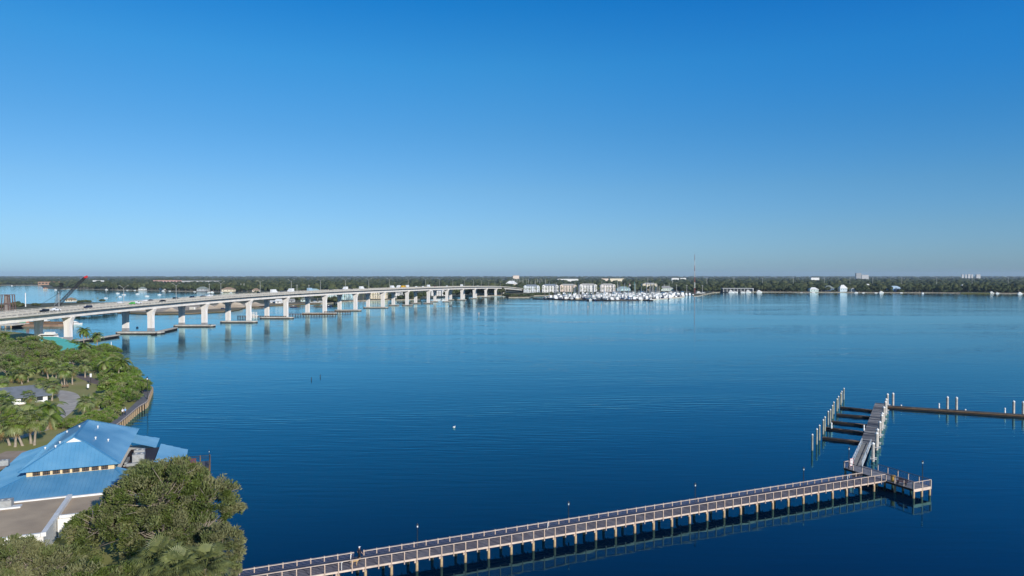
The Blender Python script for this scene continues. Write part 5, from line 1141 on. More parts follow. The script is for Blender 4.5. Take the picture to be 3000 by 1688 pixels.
HS = [(1806, 1849, 852, 840, wteal, rteal, 'long low aqua office with window band beside the marina', 5), (1931, 1974, 852, 838, wallm('pale green', (.60, .68, .62)), roofm('grey', (.32, .32, .31)), 'long pale green house with grey hip roof right of the cream block', 6), (1848, 1882, 849, 831.5, navyw, rgreen, 'dark shaded house left of the cream apartment block', 3),
      (1995, 2026, 850, 844, wwhite, pale_roof, 'low white shed roof left of the radio mast', 2), (2372, 2399, 855, 842, wmint, rwhite, 'house with white roof hidden by palms on the right shore', 3), (2416, 2445, 854, 837, navyw, rgreen, 'dark blue house under trees right of the white roofed one', 3), (2460, 2483, 855, 835, wallm('pale blue', (.55, .66, .72)), rwhite, 'tall pale blue house on the right shore', 3),
      (2493, 2509, 854.5, 844, wwhite, pale_roof, 'small white house right of the tall pale blue house', 2), (2512, 2529, 853, 841, rblue, roofm('blue', (.05, .18, .42)), 'small house with vivid blue roof on the right shore', 2), (2534, 2552, 846, 832, wwhite, rwhite, 'white roof poking out of trees above the vivid blue roof', 2), (2540, 2562, 850, 842, wallm('terracotta', (.45, .28, .18)), rbrown, 'terracotta house low in the trees on the right shore', 2),
      (2607, 2645, 855.5, 838, wallm('deep blue', (.07, .22, .45)), roofm('pale blue', (.42, .55, .66)), 'large deep blue house with pale blue roof on the right shore', 4), (2735, 2752, 853, 843.5, wwhite, pale_roof, 'small white gabled house right of the large blue house', 2), (2760, 2771, 853, 848, wallm('yellow', (.70, .58, .20)), rwhite, 'tiny yellow shed on the right shore', 1), (2815, 2841, 847.5, 834, wwhite, rwhite, 'white house at the top of the shore lawn', 3),
      (2872, 2897, 848, 832, navyw, roofm('dark', (.06, .08, .11)), 'dark roofed house right of the shore lawn', 3), (2920, 2946, 853, 840, wgrey, roofm('dark', (.06, .08, .11)), 'grey house deep in the trees near the right photo edge', 3),
      (575, 606, 854, 840, wgrey, rgreen, 'house with grey green hip roof behind the third lamp', 3), (648, 684, 855, 842, wcream, rbrown, 'house with brown tiled hip roof behind the third lamp pole', 3), (738, 758, 855, 845, wpeach, rbrown, 'peach house behind the fourth bridge lamp', 2), (466, 480, 850, 841, wwhite, pale_roof, 'small white house on the left shore above the first dark cars', 2),
      (405, 425, 851, 841, wwhite, rgreen, 'white house with grey green roof on the left shore', 2), (490, 505, 847, 839, wgrey, rgreen, 'dim grey house among trees left of the second lamp', 2), (806, 823, 889, 877, wwhite, rwhite, 'white gabled shed under the bridge by the sand piles', 1), (785, 806, 888, 881, wwhite, rwhite, 'long low white shed under the bridge', 2),
      (190, 215, 884, 872, wcream, rbrown, 'cream house with small palms on the spit above the black van', 3), (899, 935, 858, 846, wallm('aqua', (.42, .62, .66)), rteal, 'aqua house behind the sixth lamp', 3), (960, 992, 850, 840.5, wcream, roofm('sandy', (.55, .46, .30)), 'sandy roofed long house left of the seventh lamp', 4), (880, 905, 884, 872, wmint, rgreen, 'mint cottage seen under the bridge left of the sixth pillars', 2),
      (840, 860, 886, 876, wgrey, roofm('grey', (.32, .32, .31)), 'grey cottage seen under the bridge right of the white shed', 2), (2076, 2092, 851, 843, wwhite, rwhite, 'small white boathouse right of the radio mast', 1), (2104, 2120, 851, 844, wwhite, rwhite, 'second small white boathouse right of the radio mast', 1),
      (1480, 1517, 842, 823, wallm('beige', (.66, .58, .47)), rwhite, 'beige building with white flat roof just past the bridge end', 4), (126, 134, 848, 842, wcream, rred, 'small red roofed house on the far left point', 1)]
for a in HS:
    house(a[0], a[1], a[2], a[3], a[4], a[5], a[6], win=a[7], hip='gabled' not in a[6] and 'shed' not in a[6] and 'boathouse' not in a[6])
def slab_building(name, px0, px1, base, top, Y, mw, mr, label, cat='warehouse', n=0, group=None):
    a = PD(px0, base, Y); b_ = PD(px1, base, Y); w_ = b_.x - a.x; zt = PD(px0, top, Y).z; rt = empty(name, ((a.x + b_.x) / 2, Y, .9), 0, label, cat, group)
    mb = MB(); mb.box((0, 0, (zt - .9) / 2), (w_, w_ * .4, zt - .9)); mb.build('wall', mw, rt); mb = MB(); mb.box((0, 0, zt - .9 + .3), (w_ * 1.02, w_ * .42, .6)); mb.build('roof', mr, rt); keep((rt.location.x, Y, 0), w_ * .55)
    for q_ in range(1, 5): keep((rt.location.x, Y - w_ * .4 * q_, 0), w_ * .5)
    for i in range(n): mb = MB(); mb.box((-w_ / 2 + w_ * (i + .5) / n, -w_ * .2 - .1, (zt - .9) * .55), (w_ / n * .6, .3, (zt - .9) * .4)); mb.build('window', glass, rt)
    return rt
slab_building('warehouse', 1633, 1693, 822, 817.5, 3300, wwhite, rwhite, 'long white warehouse roof in the far wood above the apartments'); slab_building('warehouse', 1762, 1782, 820, 816.5, 3400, wpeach, rbrown, 'small brownish warehouse roof left of the longest pale one'); slab_building('warehouse', 1786, 1830, 820, 816.3, 3500, wcream, pale_roof, 'pale warehouse roof in the far wood, left of the mast')
slab_building('warehouse', 1967, 1988, 819, 815, 3700, wwhite, rwhite, 'left one of two white warehouse roofs near the mast'); slab_building('warehouse', 1993, 2009, 819, 815, 3700, wwhite, rwhite, 'right one of two white warehouse roofs near the mast'); slab_building('warehouse', 2374, 2398, 818, 814, 3600, wwhite, rwhite, 'small white building far in the wood above the right shore')
slab_building('warehouse', 447, 525, 828, 821.5, 2700, wallm('pinkish', (.60, .38, .34)), rred, 'long red roofed complex on the left horizon above the first lamps', 'building', 8); slab_building('warehouse', 540, 640, 826, 822.5, 2900, wgrey, roofm('grey', (.32, .32, .31)), 'long grey flat building right of the red roofed complex', 'building'); slab_building('warehouse', 118, 168, 832, 826, 2420, wallm('terracotta', (.45, .28, .18)), rred, 'terracotta roofed row on the far left shore', 'building', 5)
slab_building('warehouse', 275, 302, 827, 822, 2550, wwhite, rwhite, 'white building on the left horizon above the island wood', 'building', 3); slab_building('tower_block', 2507, 2522, 812, 800.5, 5200, M('hazy grey wall', (.30, .31, .32)), M('hazy grey wall', (.3, .3, .3)), 'grey tower block breaking the horizon on the right', 'tower block'); slab_building('tower_block', 2523, 2543, 812, 805.5, 5200, M('dull white wall', (.45, .45, .45)), M('dull white wall', (.4, .4, .4)), 'low white block beside the grey tower on the horizon', 'tower block')
for i, (a, b_) in enumerate([(2817, 2823), (2827, 2832), (2835, 2842), (2845, 2850), (2859, 2871)]): slab_building('tower_block', a, b_, 811, 804.5 - (i == 2), 5600, M('dull white wall', (.45, .45, .45)), M('dull white wall', (.4, .4, .4)), f'white block on the right horizon, {nth(i + 1)} of the row of five', 'tower block', 0, 'white blocks on the horizon')
slab_building('tower_block', 1503, 1521, 812, 807.5, 5200, wpeach, rred, 'pinkish building on the horizon above the bridge end', 'building')
# white dry-storage shed with boats
sh = P(2166, 856, .9); rt = empty('boat_shed', sh + Vector((0, 14, 0)), 0, 'long white boat storage shed with dark open bays on the right shore', 'boat shed'); keep(sh + Vector((0, 14, 0)), 40); keep(sh + Vector((-25, 4, 0)), 25); keep(sh + Vector((25, 4, 0)), 25)
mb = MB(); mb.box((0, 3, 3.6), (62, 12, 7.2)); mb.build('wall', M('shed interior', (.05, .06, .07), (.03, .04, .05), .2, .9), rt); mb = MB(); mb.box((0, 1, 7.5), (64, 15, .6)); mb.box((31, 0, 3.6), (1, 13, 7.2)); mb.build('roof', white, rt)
for i in range(9): mb = MB(); mb.box((-29 + i * 7.2, -3.3, 3.6), (.7, .4, 7.2)); mb.build('column', white, rt)
# water edge pads
tw_b = P(1846, 851, .9); rt = empty('lookout_tower', tw_b + Vector((0, 6, 0)), 0, 'slim white lookout tower with lantern top behind the aqua office', 'tower'); mb = MB(); mb.lathe((0, 0, 0), [(1.7, 0), (1.4, 11), (2.3, 11.2), (2.3, 12.4), (1.5, 12.6)], 10); mb.build('shaft', white, rt); mb = MB(); mb.lathe((0, 0, 12.6), [(1.4, 0), (1.4, 1.6), (1.8, 1.7), (.1, 3.0)], 10); mb.build('lantern_room', roofm('red tile', (.40, .17, .12)), rt)
# radio mast
mx = P(2036.5, 861.5, 0); mh = 74; rt = empty('radio_mast', mx + Vector((0, 4, .9)), 0, 'tall slim red and white lattice radio mast at the end of the marina', 'mast'); rw = [M('mast red', (.36, .09, .08), (.30, .08, .07), 1, .6), white]
for i in range(7):
    mb = MB(); z0, z1 = i * mh / 7, (i + 1) * mh / 7; r0_, r1_ = (1.15 - .9 * z0 / mh), (1.15 - .9 * z1 / mh); c3 = [(math.cos(a), math.sin(a)) for a in (.5, 2.6, 4.7)]
    for x, y in c3: mb.tube([(x * r0_, y * r0_, z0), (x * r1_, y * r1_, z1)], .22 - .02 * i, 4)
    for k in range(4):
        za, zb = z0 + (z1 - z0) * k / 4, z0 + (z1 - z0) * (k + 1) / 4; ra = 1.15 - .9 * za / mh; rb = 1.15 - .9 * zb / mh
        for j in range(3): (x0, y0), (x1, y1) = c3[j], c3[(j + 1) % 3]; mb.tube([(x0 * ra, y0 * ra, za), (x1 * rb, y1 * rb, zb)], .12, 4)
    mb.build('lattice_section', rw[(i + 0) % 2], rt)
for z in (31, 35, 38.5, 50):
    mb = MB()
    for j in range(3): a = j * 2.1 + z; mb.box((1.3 * math.cos(a), 1.3 * math.sin(a), z), (.7, .7, 1.5 if z < 50 else 1.0), a)
    mb.build('antenna_panel', concrete_grey if z < 50 else white, rt)
mb = MB(); mb.tube([(0, 0, mh), (0, 0, mh + 7)], [.12, .05], 5); mb.build('whip_antenna', steel, rt)
# poles standing out of the wood
def pole_kit(nm, h, arm): 
    rt = empty(nm, (0, 0, 0)); mb = MB(); mb.tube([(0, 0, 0), (0, 0, h)], [.45, .3], 6); mb.build('shaft', pole_grey, rt)
    if arm: mb = MB(); mb.box((0, 0, h - 1.5), (3.4, .35, .35)); mb.build('crossarm', pole_grey, rt)
    return Kit(rt)
uk = pole_kit('utility_pole', 28, True)
for i, px in enumerate([1898, 1970, 2071, 2150, 2234, 2324, 2415, 2490, 2557, 2642, 2744, 2848, 2954]):
    Y = 1900; v = PD(px, 810, Y); uk.put((v.x, Y, .9), 0, 1, f'grey power line pole above the right wood, {nth(i + 1)} from the marina', 'power line poles', 'utility pole')
mk_ = pole_kit('light_mast', 24, False)
for i in range(26):
    px = 1500 + (i % 13) * 8.2 + rnd.uniform(-3, 3); Y = 1750 + (i // 13) * 500 + rnd.uniform(-80, 200); v = PD(px, 815, Y); mk_.put((v.x, Y, .9), 0, rnd.uniform(.8, 1.05), f'thin pale mast of the cluster past the bridge end, {nth(i % 13 + 1)} in its {"nearer" if i < 13 else "farther"} row', 'pale masts past the bridge end', 'mast')
uk2 = pole_kit('shore_pole', 17, True)
for i, (px, Y) in enumerate([(1862, 1330), (1946, 1340), (1982, 1330), (2012, 1260), (2058, 1230), (715, 1480), (706, 1460), (613, 1440), (870, 1300), (905, 1290)]): v = PD(px, 850, Y); uk2.put((v.x, Y, .9), .3, 1, f'pale shore pole, {nth(i + 1)} of the scattered poles along the far waterfront', 'poles along the far waterfront', 'pole')
# ------------------------------------------------------------------ boats
hull_c = {'white': white, 'navy': paint('navy hull', (.02, .035, .10)), 'cream': wcream}; canv = {'navy': M('navy canvas', (.03, .05, .14), (.025, .04, .11), 1, .8), 'bright blue': M('bright blue canvas', (.05, .30, .62), (.05, .26, .55), 1, .8), 'pale': M('pale canvas', (.66, .63, .56), (.56, .54, .48), 1, .8), 'black': M('black canvas', (.03, .03, .035), (.02, .02, .025), 1, .8), 'teal': M('teal canvas', (.06, .34, .34), (.05, .30, .30), 1, .8)}
def boat_mesh(kind, hc, cc):
    mb = MB(); L_ = 13.0; h = L_ / 2; b_ = 2.1
    top = [(-h, -b_ * .85), (h * .3, -b_), (h * .75, -b_ * .55), (h, 0), (h * .75, b_ * .55), (h * .3, b_), (-h, b_ * .85)]; n = 7
    lo = [(x * .93, y * .75, -.3) for x, y in top]; up_ = [(x, y, 1.5 + max(0, x) / h * .7) for x, y in top]
    mb.add(lo + up_, [(i, (i + 1) % n, n + (i + 1) % n, n + i) for i in range(n)], 0); mb.poly(up_, 1)
    if kind == 'sailing yacht':
        mb.box((.3, 0, 1.95), (5, 2.2, .9), 0, 1, .85); mb.tube([(.8, 0, 1.5), (.8, 0, 17.5)], [.22, .14], 5, 3); mb.tube([(.8, 0, 3.2), (-4.6, 0, 3.1)], .28, 5, 2); mb.tube([(h * .95, 0, 2.2), (.85, 0, 17)], .14, 4, 2); mb.box((-4.2, 0, 2.7), (2.6, 2.6, .25), 0, 2)
    elif kind == 'cabin cruiser':
        mb.box((-.4, 0, 2.3), (6.6, 3.3, 1.6), 0, 1, .82); mb.box((.1, 0, 2.45), (6.0, 3.2, .5), 0, 4, .95); mb.box((-1.6, 0, 3.8), (4.2, 2.8, .22), 0, 2); mb.tube([(-1, 0, 3), (-1, 0, 3.8)], .3, 4, 1)
    elif kind == 'flybridge yacht':
        mb.box((-.3, 0, 2.5), (8.0, 3.5, 2.0), 0, 1, .86); mb.box((.1, 0, 2.7), (7.4, 3.4, .65), 0, 4, .95); mb.box((-.8, 0, 4.0), (5.0, 2.9, 1.1), 0, 1, .9); mb.box((-1.2, 0, 5.6), (3.8, 2.8, .22), 0, 2)
        for x in (-2.8, .4):
            for y in (-1.2, 1.2): mb.tube([(x, y, 4.3), (x, y, 5.6)], .09, 4, 3)
        mb.tube([(-2.2, 0, 5.6), (-2.4, 0, 8)], [.12, .06], 4, 3)
    else:
        mb.box((-.2, 0, 2.0), (2.2, 1.5, 1.2), 0, 1, .8); mb.box((-.4, 0, 3.6), (4.0, 2.6, .2), 0, 2)
        for x in (-1.9, 1.1):
            for y in (-1, 1): mb.tube([(x, y, 1.4), (x, y, 3.6)], .09, 4, 3)
    me = mb.build('x', [hc, white, cc, steel, glass]); d = me.data; bpy.data.objects.remove(me); return d
BMESH = {}
KIND = ['cabin cruiser', 'flybridge yacht', 'flybridge yacht', 'sailing yacht', 'fishing boat', 'cabin cruiser']
def boat(loc, rz, s, kind, hc, cc, label, group):
    k = (kind, hc, cc)
    if k not in BMESH: BMESH[k] = boat_mesh(kind, hull_c[hc], canv[cc]); BMESH[k].name = kind.replace(' ', '_')
    o = link({'sailing yacht': 'sailing_yacht', 'cabin cruiser': 'cabin_cruiser', 'flybridge yacht': 'flybridge_yacht', 'fishing boat': 'fishing_boat'}[kind], BMESH[k], None, loc, rz); o.scale = (s, s, s); tag(o, label, 'boat', group)
rows = [(982, 108, 202), (1016, 62, 222), (1052, 48, 244), (1090, 66, 262), (1128, 84, 282), (1166, 104, 290), (1200, 130, 292)]
dk_m = M('marina dock', (.30, .26, .21), (.20, .17, .14), .3, .9)
rnames = ['outermost', 'second', 'third', 'fourth', 'fifth', 'sixth', 'innermost']
for ri, (Y, x0, x1) in enumerate(rows):
    mb = MB(); mb.box(((x1 - x0) / 2, 0, .35), (x1 - x0, 2.4, .9)); rt = mb.build('marina_dock', dk_m, None, (x0, Y, 0)); tag(rt, f'{rnames[ri]} long boat dock of the marina, counted from the open water', 'dock', 'marina docks')
    for side, sn in ((-1, 'near'), (1, 'far')):
        x = x0 + 3; n_ = 0
        while x < x1 - 2:
            if rnd.random() < .86:
                n_ += 1; kind = rnd.choice(KIND + ['sailing yacht'] if not (x - x0 > 90 and rnd.random() < .6) else KIND[:3]); hc = rnd.choice(['white'] * 8 + ['navy', 'cream']); cc = rnd.choice(['navy', 'navy', 'pale', 'pale', 'pale', 'black', 'bright blue', 'teal', 'pale']); s = rnd.uniform(1.0, 1.5)
                boat((x, Y + side * (1.4 + 6.0 * s), 0), R(90) * (-side) + R(rnd.choice([0, 180, 0])) + rnd.uniform(-.04, .04), s, kind, hc, cc, f'{hc} {kind} with {cc} canvas, {nth(n_)} from bridge end, {sn} side of {rnames[ri]} dock', 'boats in the marina')
            x += rnd.uniform(7.0, 9.0)
# outer wave screen of the marina
ws = [P(1562, 876.3), P(1650, 879), P(1790, 881.2), P(1880, 880.6), P(1913, 881.5)]; ws2 = [P(1876, 881), P(1940, 877), P(2005, 870.8)]
for pts, mt, lb in ((ws, dark_wood, 'dark low wave screen along the front of the marina'), (ws2, concrete_low, 'pale low wave screen at the right front of the marina')):
    mb = MB()
    for a, b_ in zip(pts[:-1], pts[1:]): mb.beam(a + Vector((0, 0, .4)), b_ + Vector((0, 0, .4)), 1.5, 1.6)
    tag(mb.build('wave_screen', mt), lb, 'breakwater', 'wave screens of the marina')
# other boats: moored off the left shore, at the right shore docks, by the mast
OB = [(1537, 868, 'fishing boat', 'white', 'pale', 'lone white boat moored before the mangroves left of the marina', 0), (2047, 861, 'flybridge yacht', 'white', 'pale', 'white yacht right beside the radio mast point', 0), (2060, 860.5, 'cabin cruiser', 'white', 'navy', 'white cruiser on the point right of the mast', .2), (2010, 866, 'flybridge yacht', 'white', 'pale', 'tall white houseboat left of the radio mast', 1.5), (2020, 866, 'flybridge yacht', 'white', 'navy', 'tall white houseboat immediately left of the mast', 1.5), (2030, 866, 'cabin cruiser', 'white', 'navy', 'white cruiser squeezed between mast and houseboat', 1.5),
      (2142, 857.5, 'flybridge yacht', 'white', 'pale', 'white yacht at the left end of the white boat shed', 0), (2155, 857.2, 'cabin cruiser', 'white', 'navy', 'white cruiser in front of the boat shed middle', 0), (2176, 857.2, 'cabin cruiser', 'white', 'pale', 'white cruiser in front of the right part of the boat shed', 0), (2192, 857.2, 'flybridge yacht', 'white', 'pale', 'white yacht in front of the last boat shed bays', 0), (2224, 857, 'flybridge yacht', 'white', 'pale', 'white yacht just right of the boat shed', 0),
      (2348, 857.8, 'fishing boat', 'white', 'bright blue', 'small boat with bright blue top on the right shore by the palms', 0), (2382, 858, 'cabin cruiser', 'white', 'pale', 'white cruiser in front of the white roofed shore house', 0), (2508, 858.5, 'cabin cruiser', 'white', 'pale', 'white cruiser below the small white shore house', 0), (2529, 858.5, 'fishing boat', 'white', 'pale', 'pale topped boat below the vivid blue roof', 0), (2566, 858.5, 'fishing boat', 'white', 'pale', 'small boat on the dock right of the terracotta house', 0), (2582, 858.5, 'flybridge yacht', 'white', 'pale', 'tall white yacht left of the large blue house', 0),
      (2640, 858.5, 'fishing boat', 'white', 'pale', 'small boat in front of the large blue house', 0), (2703, 860, 'cabin cruiser', 'white', 'bright blue', 'white cruiser off the bare stretch of the right shore', .4), (2848, 860, 'fishing boat', 'white', 'pale', 'small white boat below the shore lawn', 0), (2905, 860, 'flybridge yacht', 'white', 'pale', 'white yacht right of the shore lawn', 0), (2922, 860, 'cabin cruiser', 'white', 'pale', 'white cruiser below the grey shore house', 0), (2988, 861.5, 'flybridge yacht', 'white', 'navy', 'white yacht near the right photo edge', 0),
      (345, 860, 'sailing yacht', 'white', 'pale', 'white sailing yacht moored left of the first double lamp', .6), (363, 864, 'sailing yacht', 'white', 'navy', 'white sailing yacht moored behind the first double lamp', .4), (431, 868.5, 'sailing yacht', 'white', 'pale', 'white sailing yacht moored above the dark saloons', .5), (403, 862, 'sailing yacht', 'white', 'pale', 'small sailing yacht far out between the first two lamps', .5), (467, 864, 'sailing yacht', 'white', 'teal', 'sailing yacht with teal canvas moored near the second lamp', .5), (352, 870, 'cabin cruiser', 'white', 'pale', 'white cruiser moored just behind the farther bridge parapet', .5), (310, 874, 'cabin cruiser', 'white', 'pale', 'white cruiser moored close behind the bridge left of the lamp', .3),
      (312, 849.5, 'flybridge yacht', 'white', 'pale', 'white yacht along the island wood shore', 0), (373, 850.8, 'cabin cruiser', 'white', 'pale', 'white cruiser along the left shore above the first lamp', 0), (395, 851.3, 'cabin cruiser', 'white', 'pale', 'second white cruiser along the left shore', 0), (478, 853, 'flybridge yacht', 'white', 'pale', 'white yacht along the shore near the second lamp', 0), (497, 853.2, 'cabin cruiser', 'white', 'navy', 'white cruiser along the shore at the second lamp', 0), (570, 855.3, 'cabin cruiser', 'white', 'pale', 'white cruiser below the grey green hip roof', 0), (622, 857, 'flybridge yacht', 'white', 'bright blue', 'blue topped white yacht left of the third lamp', .4), (650, 857.2, 'cabin cruiser', 'white', 'pale', 'white cruiser at the foot of the brown roofed house', 0), (676, 858.2, 'cabin cruiser', 'white', 'pale', 'white cruiser right of the brown roofed house', 0),
      (612, 857, 'sailing yacht', 'white', 'pale', 'sailing yacht beside the blue topped yacht', .3), (163, 850, 'flybridge yacht', 'white', 'pale', 'white yacht at the tip of the far left point', 0), (35, 838, 'flybridge yacht', 'white', 'pale', 'white boat far off on the left shore', 0),
      (1283, 880, 'fishing boat', 'white', 'pale', 'small white boat under the bridge between tenth and eleventh pillars', .5), (1300, 880.5, 'fishing boat', 'white', 'pale', 'second small white boat under the bridge near the eleventh pillar', .5), (860, 899.5, 'fishing boat', 'navy', 'black', 'dark boat under the bridge left of the sixth pillars', 0), (963, 898, 'fishing boat', 'navy', 'black', 'dark boat under the bridge right of the sixth pillars', 0), (740, 929, 'cabin cruiser', 'white', 'bright blue', 'small blue and white boat behind the timber fender by the white posts', .1), (905, 888.5, 'cabin cruiser', 'white', 'navy', 'white cruiser at the docks under the bridge', 0), (925, 888.3, 'cabin cruiser', 'white', 'bright blue', 'blue covered cruiser at the docks under the bridge', 0), (940, 888, 'cabin cruiser', 'white', 'pale', 'pale covered cruiser at the docks under the bridge', 0), (985, 887.5, 'cabin cruiser', 'white', 'navy', 'white cruiser left of the seawall under the bridge', 0)]
for px, py, kd, hc, cc, lb, rz in OB:
    v = P(px, py, 0); boat(v, rz, (.52 if px < 720 and py < 880 else (.8 if px > 2300 else 1)) * {'fishing boat': .6, 'cabin cruiser': .75, 'sailing yacht': .95, 'flybridge yacht': .95}[kd], kd, hc, cc, lb, 'boats outside the marina')
# docks on the right shore
for i, (a, b_, y) in enumerate([(2480, 2500, 858.6), (2540, 2560, 858.6), (2607, 2632, 858.8), (2658, 2666, 858.8), (2677, 2700, 859.6), (2800, 2835, 860.2), (2850, 2868, 860.3), (2890, 2912, 860.4), (2935, 2962, 861), (2335, 2372, 857.8), (745, 790, 902.5), (842, 968, 900.5), (1030, 1080, 886)]):
    p0, p1 = P(a, y), P(b_, y); mb = MB(); mb.beam(Vector((0, 0, .8)), p1 - p0 + Vector((0, 0, .8)), 2.2, .5)
    for k in range(5): mb.tube([(p1 - p0) * (k / 4) + Vector((0, 0, -1)), (p1 - p0) * (k / 4) + Vector((0, 0, 1.6))], .2, 5)
    tag(mb.build('shore_dock', brown_wood if i > 9 else dk_m, None, p0), f'low timber boat dock, {nth(i + 1)} of the docks scattered along far shores', 'dock', 'small docks on the far shores')
# channel markers and birds on the water
def marker(px, py, h, lab, wing=False):
    if h < 2:
        mb = MB(); mb.tube([(0, 0, -1), (.05, 0, h)], [.14, .1], 7); return tag(mb.build('stake', dark_wood, None, P(px, py, 0)), lab, 'stake')
    if True: pass
    rt = empty('channel_marker', P(px, py, 0), 0, lab, 'marker', 'channel markers'); mb = MB(); mb.tube([(0, 0, -1), (0, 0, h)], .22, 7); mb.build('post', pole_grey, rt); mb = MB(); mb.box((0, 0, h), (1.5, .1, 1.5)); mb.build('board', concrete_grey, rt)
    if wing: mb = MB(); mb.add([(0, 0, h + 1), (-.9, 0, h + 1.8), (-.2, 0, h + 1.6)], [(0, 1, 2)]); mb.add([(0, 0, h + 1), (.9, 0, h + 1.8), (.2, 0, h + 1.6)], [(0, 1, 2)]); mb.build('bird_spikes', black, rt)
marker(1722.6, 908, 3.4, 'channel marker post left in the open water before the marina'); marker(1762, 904, 3.6, 'channel marker with V shaped top before the marina', True); marker(1403, 927, 2.6, 'dark channel marker in the water right of the bridge'); marker(1460, 890, 2.6, 'white tipped channel marker close to the bridge end'); marker(912, 1114, 1.0, 'small dark stake in the water, left of a pair off the park'); marker(938, 1106, 1.0, 'small dark stake in the water, right of a pair off the park')
mb = MB(); mb.blob((0, 0, .18), (.3, .2, .22), NR, 1, 0, .03); mb.blob((.26, 0, .42), (.1, .09, .1), NR, 0, 0, .03); tag(mb.build('gull', white, None, P(1330, 1254, 0)), 'white gull floating alone on the open water', 'bird')
for px, lb in ((613, 'left one of two dark cormorants on the third footing end'), (617.5, 'right one of two dark cormorants on the third footing end')):
    mb = MB(); mb.blob((0, 0, .35), (.25, .2, .4), NR, 1, 0, .03); mb.tube([(0, 0, .6), (.12, 0, 1.0)], [.09, .06], 6); mb.blob((.18, 0, 1.02), (.16, .07, .07), NR, 0, 0, .02); tag(mb.build('cormorant', black, None, P(px, 953, 1.3)), lb, 'bird')
g4 = MB(); g4.tube([(0, 0, -1), (0, 0, 5.2)], .3, 7); src = None
for i, px in enumerate([738, 742, 747, 752]):
    src = g4.build('channel_post', white) if src is None else src.copy()
    if src.name not in COL.objects: COL.objects.link(src)
    src.location = P(px, 932.5, 0); tag(src, f'white post at the fender by the fourth near pillar, {nth(i + 1)} from the left', 'post', 'white channel posts')
# ------------------------------------------------------------------ left: barge, crane, lift tower
def barge():
    a = P(29, 957.5, 0); b_ = P(187, 957, 0); L_ = (b_ - a).length; rt = empty('work_barge', a, 0, 'long flat brown work barge beside the wharf under the left end of the bridge', 'barge'); mb = MB(); mb.prism([(0, 0), (L_ - 3, 0), (L_, 3), (L_, 12), (0, 12)], -.4, 1.6, 0); mb.build('hull', M('rusty barge', (.30, .20, .13), (.20, .13, .09), .2, .9), rt)
    mb = MB(); mb.beam((0, .1, 1.75), (L_ - 3, .1, 1.75), .3, .35); mb.beam((0, 12, 2.2), (L_, 12, 2.2), .3, 1.2); mb.build('coaming', brown_wood, rt)
    return a
ba = barge()
def on_barge(px, dy): v = P(px, 957, 0); return Vector((v.x, v.y + dy, 1.6))
def crate(px, dy, sx, sy, sz, mat, name, label):
    rt = empty(name, on_barge(px, dy), 0, label, name.replace('_', ' ')); mb = MB(); mb.box((0, 0, sz / 2), (sx, sy, sz)); mb.build('box', mat, rt); mb = MB()
    for i in range(int(sx / .9)): mb.box((-sx / 2 + .45 + i * .9, -sy / 2 - .04, sz / 2), (.12, .09, sz * .92))
    mb.build('rib', mat, rt)
crate(41, 3, 3.4, 2.5, 1.7, M('yellow paint', (.80, .48, .03), (.7, .42, .03), 1, .5), 'yellow_container', 'small yellow container on the barge'); crate(54, 4, 5.0, 2.6, 2.4, M('green paint', (.06, .36, .14), (.05, .3, .12), 1, .5), 'green_container', 'green container on the barge right of the yellow one')
mb = MB(); mb.lathe((0, 0, 0), [(1.4, 0), (1.5, 2.6), (1.2, 3.4), (.9, 3.6)], 12); tag(mb.build('green_tank', M('green paint', (.06, .36, .14)), None, on_barge(61.5, 5)), 'rounded green tank on the barge beside the orange column', 'tank')
rt = empty('orange_leader', on_barge(69, 4), 0, 'bright orange column standing on the barge', 'column'); mb = MB(); mb.box((0, 0, 2.2), (1.3, 1.3, 4.4)); mb.build('column', M('orange paint', (.62, .15, .04), (.5, .12, .03), 1, .5), rt); mb = MB(); mb.box((0, 0, 4.5), (1.7, 1.7, .3)); mb.build('cap_plate', M('orange paint', (.62, .15, .04)), rt)
motor_boat('workboat', on_barge(86, 16) - Vector((0, 0, 1.6)), R(5), 'white workboat lying behind the barge beside the orange column', 15)
mb = MB(); mb.box((0, 0, .5), (2.0, 1.2, 1.0)); mb.tube([(-.6, 0, 1), (-.6, 0, 1.6)], .2, 6); tag(mb.build('deck_winch', M('dark red machine', (.30, .04, .04), (.22, .03, .03), 1, .6), None, on_barge(94, 4)), 'small dark red winch on the barge', 'winch')
# wharf at far left
wv = P(-60, 962, 0); rt = empty('wharf', wv, 0, 'brown piled wharf at the left photo edge under the bridge', 'wharf'); mb = MB(); mb.box((6, 10, 2.1), (30, 16, 1.0)); mb.build('deck', concrete_low, rt); gg = MB(); gg.tube([(0, 0, -1), (0, 0, 1.7)], .5, 8); src = None
for i in range(8):
    src = gg.build('pile', pile_wood, rt) if src is None else src.copy()
    if src.name not in COL.objects: COL.objects.link(src)
    src.location = (-7 + i * 3.8, 2.4, 0)
def lattice(mb, a, b_, w0, w1, n, r, axis=Vector((0, 1, 0))):
    a = Vector(a); b_ = Vector(b_); d = (b_ - a).normalized(); s_ = d.cross(axis).normalized(); t_ = s_.cross(d); cs = ((1, 1), (-1, 1), (-1, -1), (1, -1))
    P_ = lambda t, k: a.lerp(b_, t) + (s_ * cs[k][0] + t_ * cs[k][1]) * ((w0 + (w1 - w0) * t) / 2)
    for k in range(4): mb.tube([P_(0, k), P_(1, k)], r, 4)
    for i in range(n):
        for k in range(4): mb.tube([P_(i / n, k), P_((i + 1) / n, (k + 1) % 4)], r * .6, 4, 0, False)
Yc = 640; c0 = PD(150, 893, Yc); tipc = PD(244, 813.5, Yc); rt = empty('crawler_crane', (c0.x, Yc, .9), 0, 'lattice boom crane with red tip rising behind the bridge', 'crane'); off = Vector((c0.x, Yc, .9))
